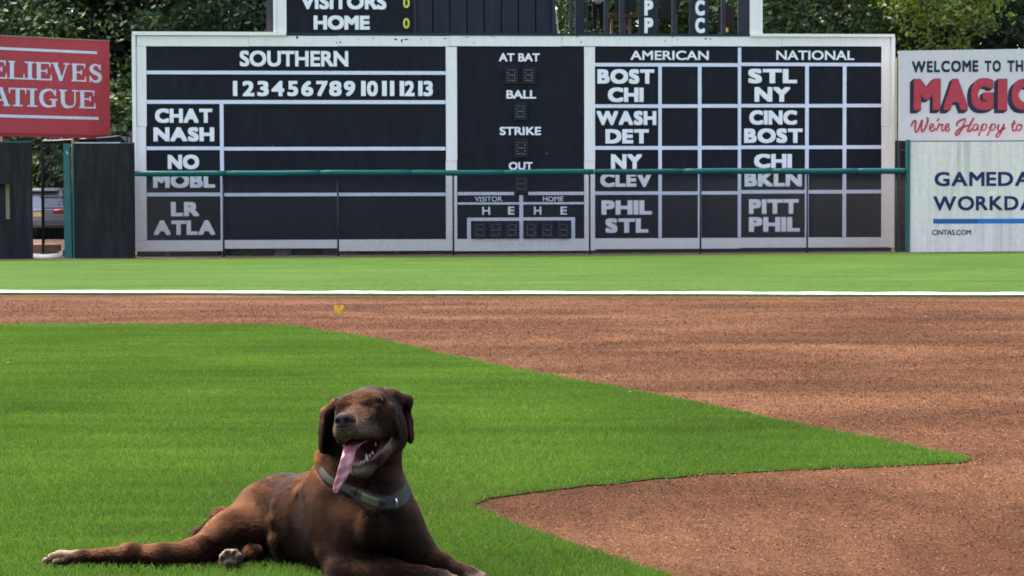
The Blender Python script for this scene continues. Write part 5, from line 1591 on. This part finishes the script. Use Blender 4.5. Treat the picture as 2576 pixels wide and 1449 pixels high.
HWB = .0096
rings = []
for off, push in ((-HWB, .0062), (-HWB * .4, .0080), (HWB * .4, .0080), (HWB, .0062), (HWB, .001), (-HWB, .001)):
    p, t = neck_hit(off); rings.append(p + dirs * push)
rings = np.array(rings); K = len(rings)
vs = rings.transpose(1, 0, 2).reshape(-1, 3)
fs = [(i * K + j, ((i + 1) % NA) * K + j, ((i + 1) % NA) * K + (j + 1) % K, i * K + (j + 1) % K) for i in range(NA) for j in range(K)]
M['webbing'] = plain('grey webbing', (0.019, 0.018, 0.012), .75, .2, .18, 90, .3)
M['clip'] = plain('black clip', (0.016, 0.016, 0.017), .4, .4)
M['tan_clip'] = plain('tan buckle', (0.075, 0.062, 0.036), .45, .4, .12, 20)
M['chrome'] = plain('bright ring', (0.55, 0.55, 0.54), .2, .6, .1, 5, 0, 1.0)
collar = obj('collar', vs, fs, M['webbing'], dog, True)
mid = (rings[1] + rings[2]) / 2
def band_piece(a0, a1, hw_, out, name, m):
    """a hard piece curved along the collar between two image columns"""
    us = []
    for i in range(NA):
        if mid[i, 1] < CC[1] + .02:
            k = CROT.transposed() @ (Vector(tuple(mid[i])) - CAMP); us.append((CU + FPX * k.x / -k.z, i))
    us.sort()
    uu = np.array([a for a, _ in us]); ii = [i for _, i in us]
    vs, fs = [], []
    for s in np.linspace(a0, a1, 7):
        c = np.array([np.interp(s, uu, mid[ii, j]) for j in range(3)]); d = np.array([np.interp(s, uu, dirs[ii, j]) for j in range(3)]); d /= np.linalg.norm(d)
        for a, b_ in ((-hw_, 0.000), (-hw_, out * .8), (-hw_ * .7, out), (hw_ * .7, out), (hw_, out * .8), (hw_, 0.000)): vs.append(c + cn * a + d * b_)
    for i in range(6):
        for j in range(6): fs.append((i * 6 + j, (i + 1) * 6 + j, (i + 1) * 6 + (j + 1) % 6, i * 6 + (j + 1) % 6))
    fs += [tuple(range(6))[::-1], tuple(36 + j for j in range(6))]
    return obj(name, vs, fs, m, collar)
band_piece(884, 892, .0160, .0085, 'slide', M['clip']); band_piece(899, 907.5, .0170, .0095, 'slide', M['clip'])
band_piece(908, 950, .0155, .011, 'buckle', M['tan_clip']); band_piece(950.5, 966, .0150, .009, 'buckle_prong', M['clip'])
def ring_at(a, r, w, name):
    i = min((i for i in range(NA) if mid[i, 1] < CC[1] + .05), key=lambda i: abs((CU + FPX * (CROT.transposed() @ (Vector(tuple(mid[i])) - CAMP)).x / -(CROT.transposed() @ (Vector(tuple(mid[i])) - CAMP)).z) - a))
    c = mid[i] + dirs[i] * .009; tg = np.cross(cn, dirs[i])
    pts_ = [tuple(c + (cn * math.cos(t) * r + dirs[i] * math.sin(t) * r * .45)) for t in np.linspace(0, 2 * math.pi, 21)]
    MB().tube(pts_, w, 6, False).build(name, M['chrome'], collar, True)
ring_at(985, .021, .0025, 'ring'); ring_at(989, .018, .0018, 'ring')

# claws
cb = []
for t, f in TOES:
    b_ = t + f / np.linalg.norm(f) * .010 + np.array([0, 0, .001])
    MB().tube([tuple(b_), tuple(b_ + f / np.linalg.norm(f) * .008 + np.array([0, 0, -.002])), tuple(b_ + f / np.linalg.norm(f) * .013 + np.array([0, 0, -.006]))], [.0032, .0025, .0006], 6).build('claw', M['clip'], dog, True)

# ------------------------------------------------------------------ yellow marker tuft on the dirt, litter
M['tuft'] = plain('yellow plastic', (0.70, 0.42, 0.02), .5, .3, .3, 40)
mk = gp(853, 790)
b = MB()
for k in range(70):
    a = random.uniform(-1.0, 1.0); sp_ = random.uniform(-.3, .3)
    side = 1 if random.random() < .45 else -1
    tip = Vector((mk.x + side * random.uniform(.012, .05) + a * .006, mk.y + sp_ * .05, random.uniform(.05, .098)))
    base = Vector((mk.x + random.uniform(-.012, .018), mk.y + random.uniform(-.01, .01), 0.0))
    m = base.lerp(tip, .5) + Vector((random.uniform(-.008, .008), 0, .008)); w_ = .0065
    b.add([base + Vector((-w_, 0, 0)), base + Vector((w_, 0, 0)), m + Vector((w_, 0, 0)), m + Vector((-w_, 0, 0)), tip + Vector((w_ * .6, .002, 0)), tip + Vector((-w_ * .6, .002, 0))], [(0, 1, 2, 3), (3, 2, 4, 5)])
tag(b.build('marker_tuft', M['tuft']), 'yellow plastic marker tuft sticking up out of the dirt base path', 'marker')
M['litter'] = plain('dry leaf', (0.15, 0.125, 0.075), .8, .2, .3, 30)
b = MB()
for u, v in ((256, 890), (20, 911), (1510, 856), (1020, 776), (1330, 778), (1323, 772), (1585, 985), (1860, 902), (1560, 815), (1995, 862), (1892, 1078), (1700, 880), (2200, 800), (2330, 795), (1255, 795), (2470, 1010), (330, 760), (1900, 815), (905, 862), (178, 668), (2450, 668)):
    p = gp(u, v, .03); s_ = .009 * (p.y / 8) ** .6; a = random.random() * 3
    if v < 735: p = gp(u, v, out_z(0, 38) + .02)
    d = Vector((math.cos(a) * s_, math.sin(a) * s_ * .6, random.uniform(-.3, .3) * s_)); e = Vector((-math.sin(a) * s_ * .4, math.cos(a) * s_ * .4, s_ * .35))
    b.add([p - d, p + e, p + d, p - e], [(0, 1, 2, 3)])
tag(b.build('leaf_litter', M['litter']), 'scattered pale leaf scraps and clippings on grass and dirt', 'litter', kind='stuff')

# ------------------------------------------------------------------ inside the scoreboard tower
TN = -1.5      # standing depth behind the board face
def tw(u, v, n=TN): return SB.w(*SB.uv(u, v, n), n)
floor_z = SB.uv(1500, 86, -1.2)[1] + .03
SP = .0116 * 1.0
pc = tw(1504, 60, -1.1); fx, fy = pc[0], pc[1]
def Q(dx, dy, z): return (fx + dx, fy + dy, floor_z + z)
pb = Body()
for s in (-1, 1):
    pb.cap(Q(s * .10, 0, .10), .050, Q(s * .10, -.01, .48), .062, .03, reg='trousers'); pb.cap(Q(s * .10, -.01, .48), .064, Q(s * .09, 0, .90), .095, .04, reg='trousers')
    pb.ell(Q(s * .11, -.06, .05), (.048, .13, .045), None, .03, reg='shoe')
    pb.cap(Q(s * .19, .01, 1.42), .060, Q(s * .27, -.02, 1.14), .048, .04, reg='shirt'); pb.cap(Q(s * .27, -.02, 1.14), .044, Q(s * .24, -.22, 1.02), .032, .03, reg='skin')
    pb.ell(Q(s * .235, -.28, 1.00), (.022, .05, .042), None, .02, reg='skin')
    for k in range(4): pb.cap(Q(s * .235 - s * .004, -.30, 1.030 - k * .020), .0095, Q(s * .228, -.385 + abs(k - 1.3) * .01, 1.018 - k * .021), .008, .006, reg='skin')
    pb.cap(Q(s * .225, -.27, 1.035), .011, Q(s * .20, -.335, 1.062), .009, .01, reg='skin')
    pb.ell(Q(s * .078, 0, 1.645), (.012, .025, .034), None, .01, reg='skin')
pb.ell(Q(0, 0, .96), (.165, .12, .13), None, .05, reg='shirt'); pb.ell(Q(0, 0, 1.16), (.165, .115, .22), None, .06, reg='shirt'); pb.ell(Q(0, .01, 1.36), (.195, .12, .13), None, .06, reg='shirt')
pb.cap(Q(0, .01, 1.44), .06, Q(0, 0, 1.56), .055, .03, reg='skin'); pb.ell(Q(0, -.005, 1.655), (.075, .092, .115), None, .03, reg='skin')
pb.ell(Q(0, -.098, 1.640), (.012, .016, .022), None, .012, reg='skin')
for s in (-1, 1): pb.ell(Q(s * .031, -.094, 1.670), (.014, .010, .008), None, .008, '-', 'skin')
pb.ell(Q(0, -.094, 1.600), (.026, .006, .004), None, .006, '-', 'skin')
pv, pq = pb.mesh(.011)
pv = smooth_mesh(pv, pq, 1, .4)
if (vnormals(pv, pq) * (pv - pv.mean(0))).sum() < 0: pq = pq[:, ::-1]
zz = pv[:, 2] - floor_z
pcol = np.tile(np.array([[0.35, 0.19, 0.13]]), (len(pv), 1))
gS = pb.at(pv, ('shirt',)); gT = pb.at(pv, ('trousers',)); gH = pb.at(pv, ('shoe',)); gK = pb.at(pv, ('skin',))
pcol[gT < np.minimum(gS, gK)] = (0.010, 0.011, 0.014); pcol[gS < np.minimum(gT, gK)] = (0.36, 0.25, 0.20); pcol[gH < np.minimum(gT, gK)] = (0.03, 0.03, 0.03)
pcol[(gS < .02) & (zz > .86) & (zz < 1.3) & (np.abs(pv[:, 0] - fx) < .19)] = (0.36, 0.25, 0.20)
person = thing('person', (fx, fy, floor_z), 'person in a pale shirt and dark trousers standing inside the scoreboard tower', 'person')
ob = obj('body', pv, pq, m_vcol('person colours', .8, .1, 0), person, True)
at_ = ob.data.attributes.new('col', 'FLOAT_COLOR', 'POINT'); at_.data.foreach_set('color', np.concatenate([pcol, np.ones((len(pv), 1))], 1).astype(np.float32).ravel())
hb = MB(); hb.ball(Q(0, .012, 1.69), (.083, .098, .092), 14, 10); hb.build('hair', M['bark'], person, True)

pole0, pole1 = tw(1404.5, 82, -.3), tw(1399, 31, -.3)
b = MB(); b.tube([pole0, pole1], .022, 8); b.tube([tw(1401.5, 60.5, -.3), tw(1402.5, 57, -.3)], .04, 8)
b.ball(tw(1399, 32, -.3), (.035, .035, .06), 8, 6)
tag(b.build('pole', M['signwhite']), 'thin white pole leaning in the first open bay of the scoreboard tower', 'pole')
bench = thing('bench', tw(1560, 80, -1.4), 'reddish wooden bench inside the open bays right of the person', 'bench')
s0, z0, s1, z1 = SB.rect(1531, 35, 1600, 44, -1.4)
MB().box(SB, s0, s1, z0, z1, -1.75, -1.4).build('seat', plain('red brown wood', (0.10, 0.045, 0.035), .8, .1, .3, 5), bench)
for u in (1537, 1582):
    s0, z0, s1, z1 = SB.rect(u, 45, u + 6, 82, -1.4); MB().box(SB, s0, s1, floor_z - .02, z0 + (z1 - z0), -1.6, -1.45).build('leg', M['wood'], bench)
s0, z0, s1, z1 = SB.rect(1546, 62, 1592, 66, -1.4); MB().box(SB, s0, s1, z0, z1, -1.56, -1.5).build('stretcher', M['wood'], bench)
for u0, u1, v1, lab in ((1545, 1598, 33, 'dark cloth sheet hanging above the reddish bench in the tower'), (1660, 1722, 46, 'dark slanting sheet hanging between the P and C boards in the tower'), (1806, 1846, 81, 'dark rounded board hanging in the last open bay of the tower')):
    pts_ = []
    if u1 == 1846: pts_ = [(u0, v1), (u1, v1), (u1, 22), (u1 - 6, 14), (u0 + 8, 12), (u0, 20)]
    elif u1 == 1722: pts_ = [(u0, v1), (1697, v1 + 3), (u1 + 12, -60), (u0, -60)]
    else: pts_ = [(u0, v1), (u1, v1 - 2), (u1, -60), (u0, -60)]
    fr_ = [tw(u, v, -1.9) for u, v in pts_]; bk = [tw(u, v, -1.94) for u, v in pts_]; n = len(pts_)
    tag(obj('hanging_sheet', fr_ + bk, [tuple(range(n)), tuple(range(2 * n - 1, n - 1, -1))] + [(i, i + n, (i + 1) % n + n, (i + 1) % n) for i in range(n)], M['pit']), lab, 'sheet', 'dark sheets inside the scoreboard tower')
tag(MB().tube([tw(1829, 81, -.8), tw(1828.5, 70, -.8)], .03, 8).build('bottle', M['yellow']), 'small yellowish bottle on the sill of the last open bay', 'bottle')
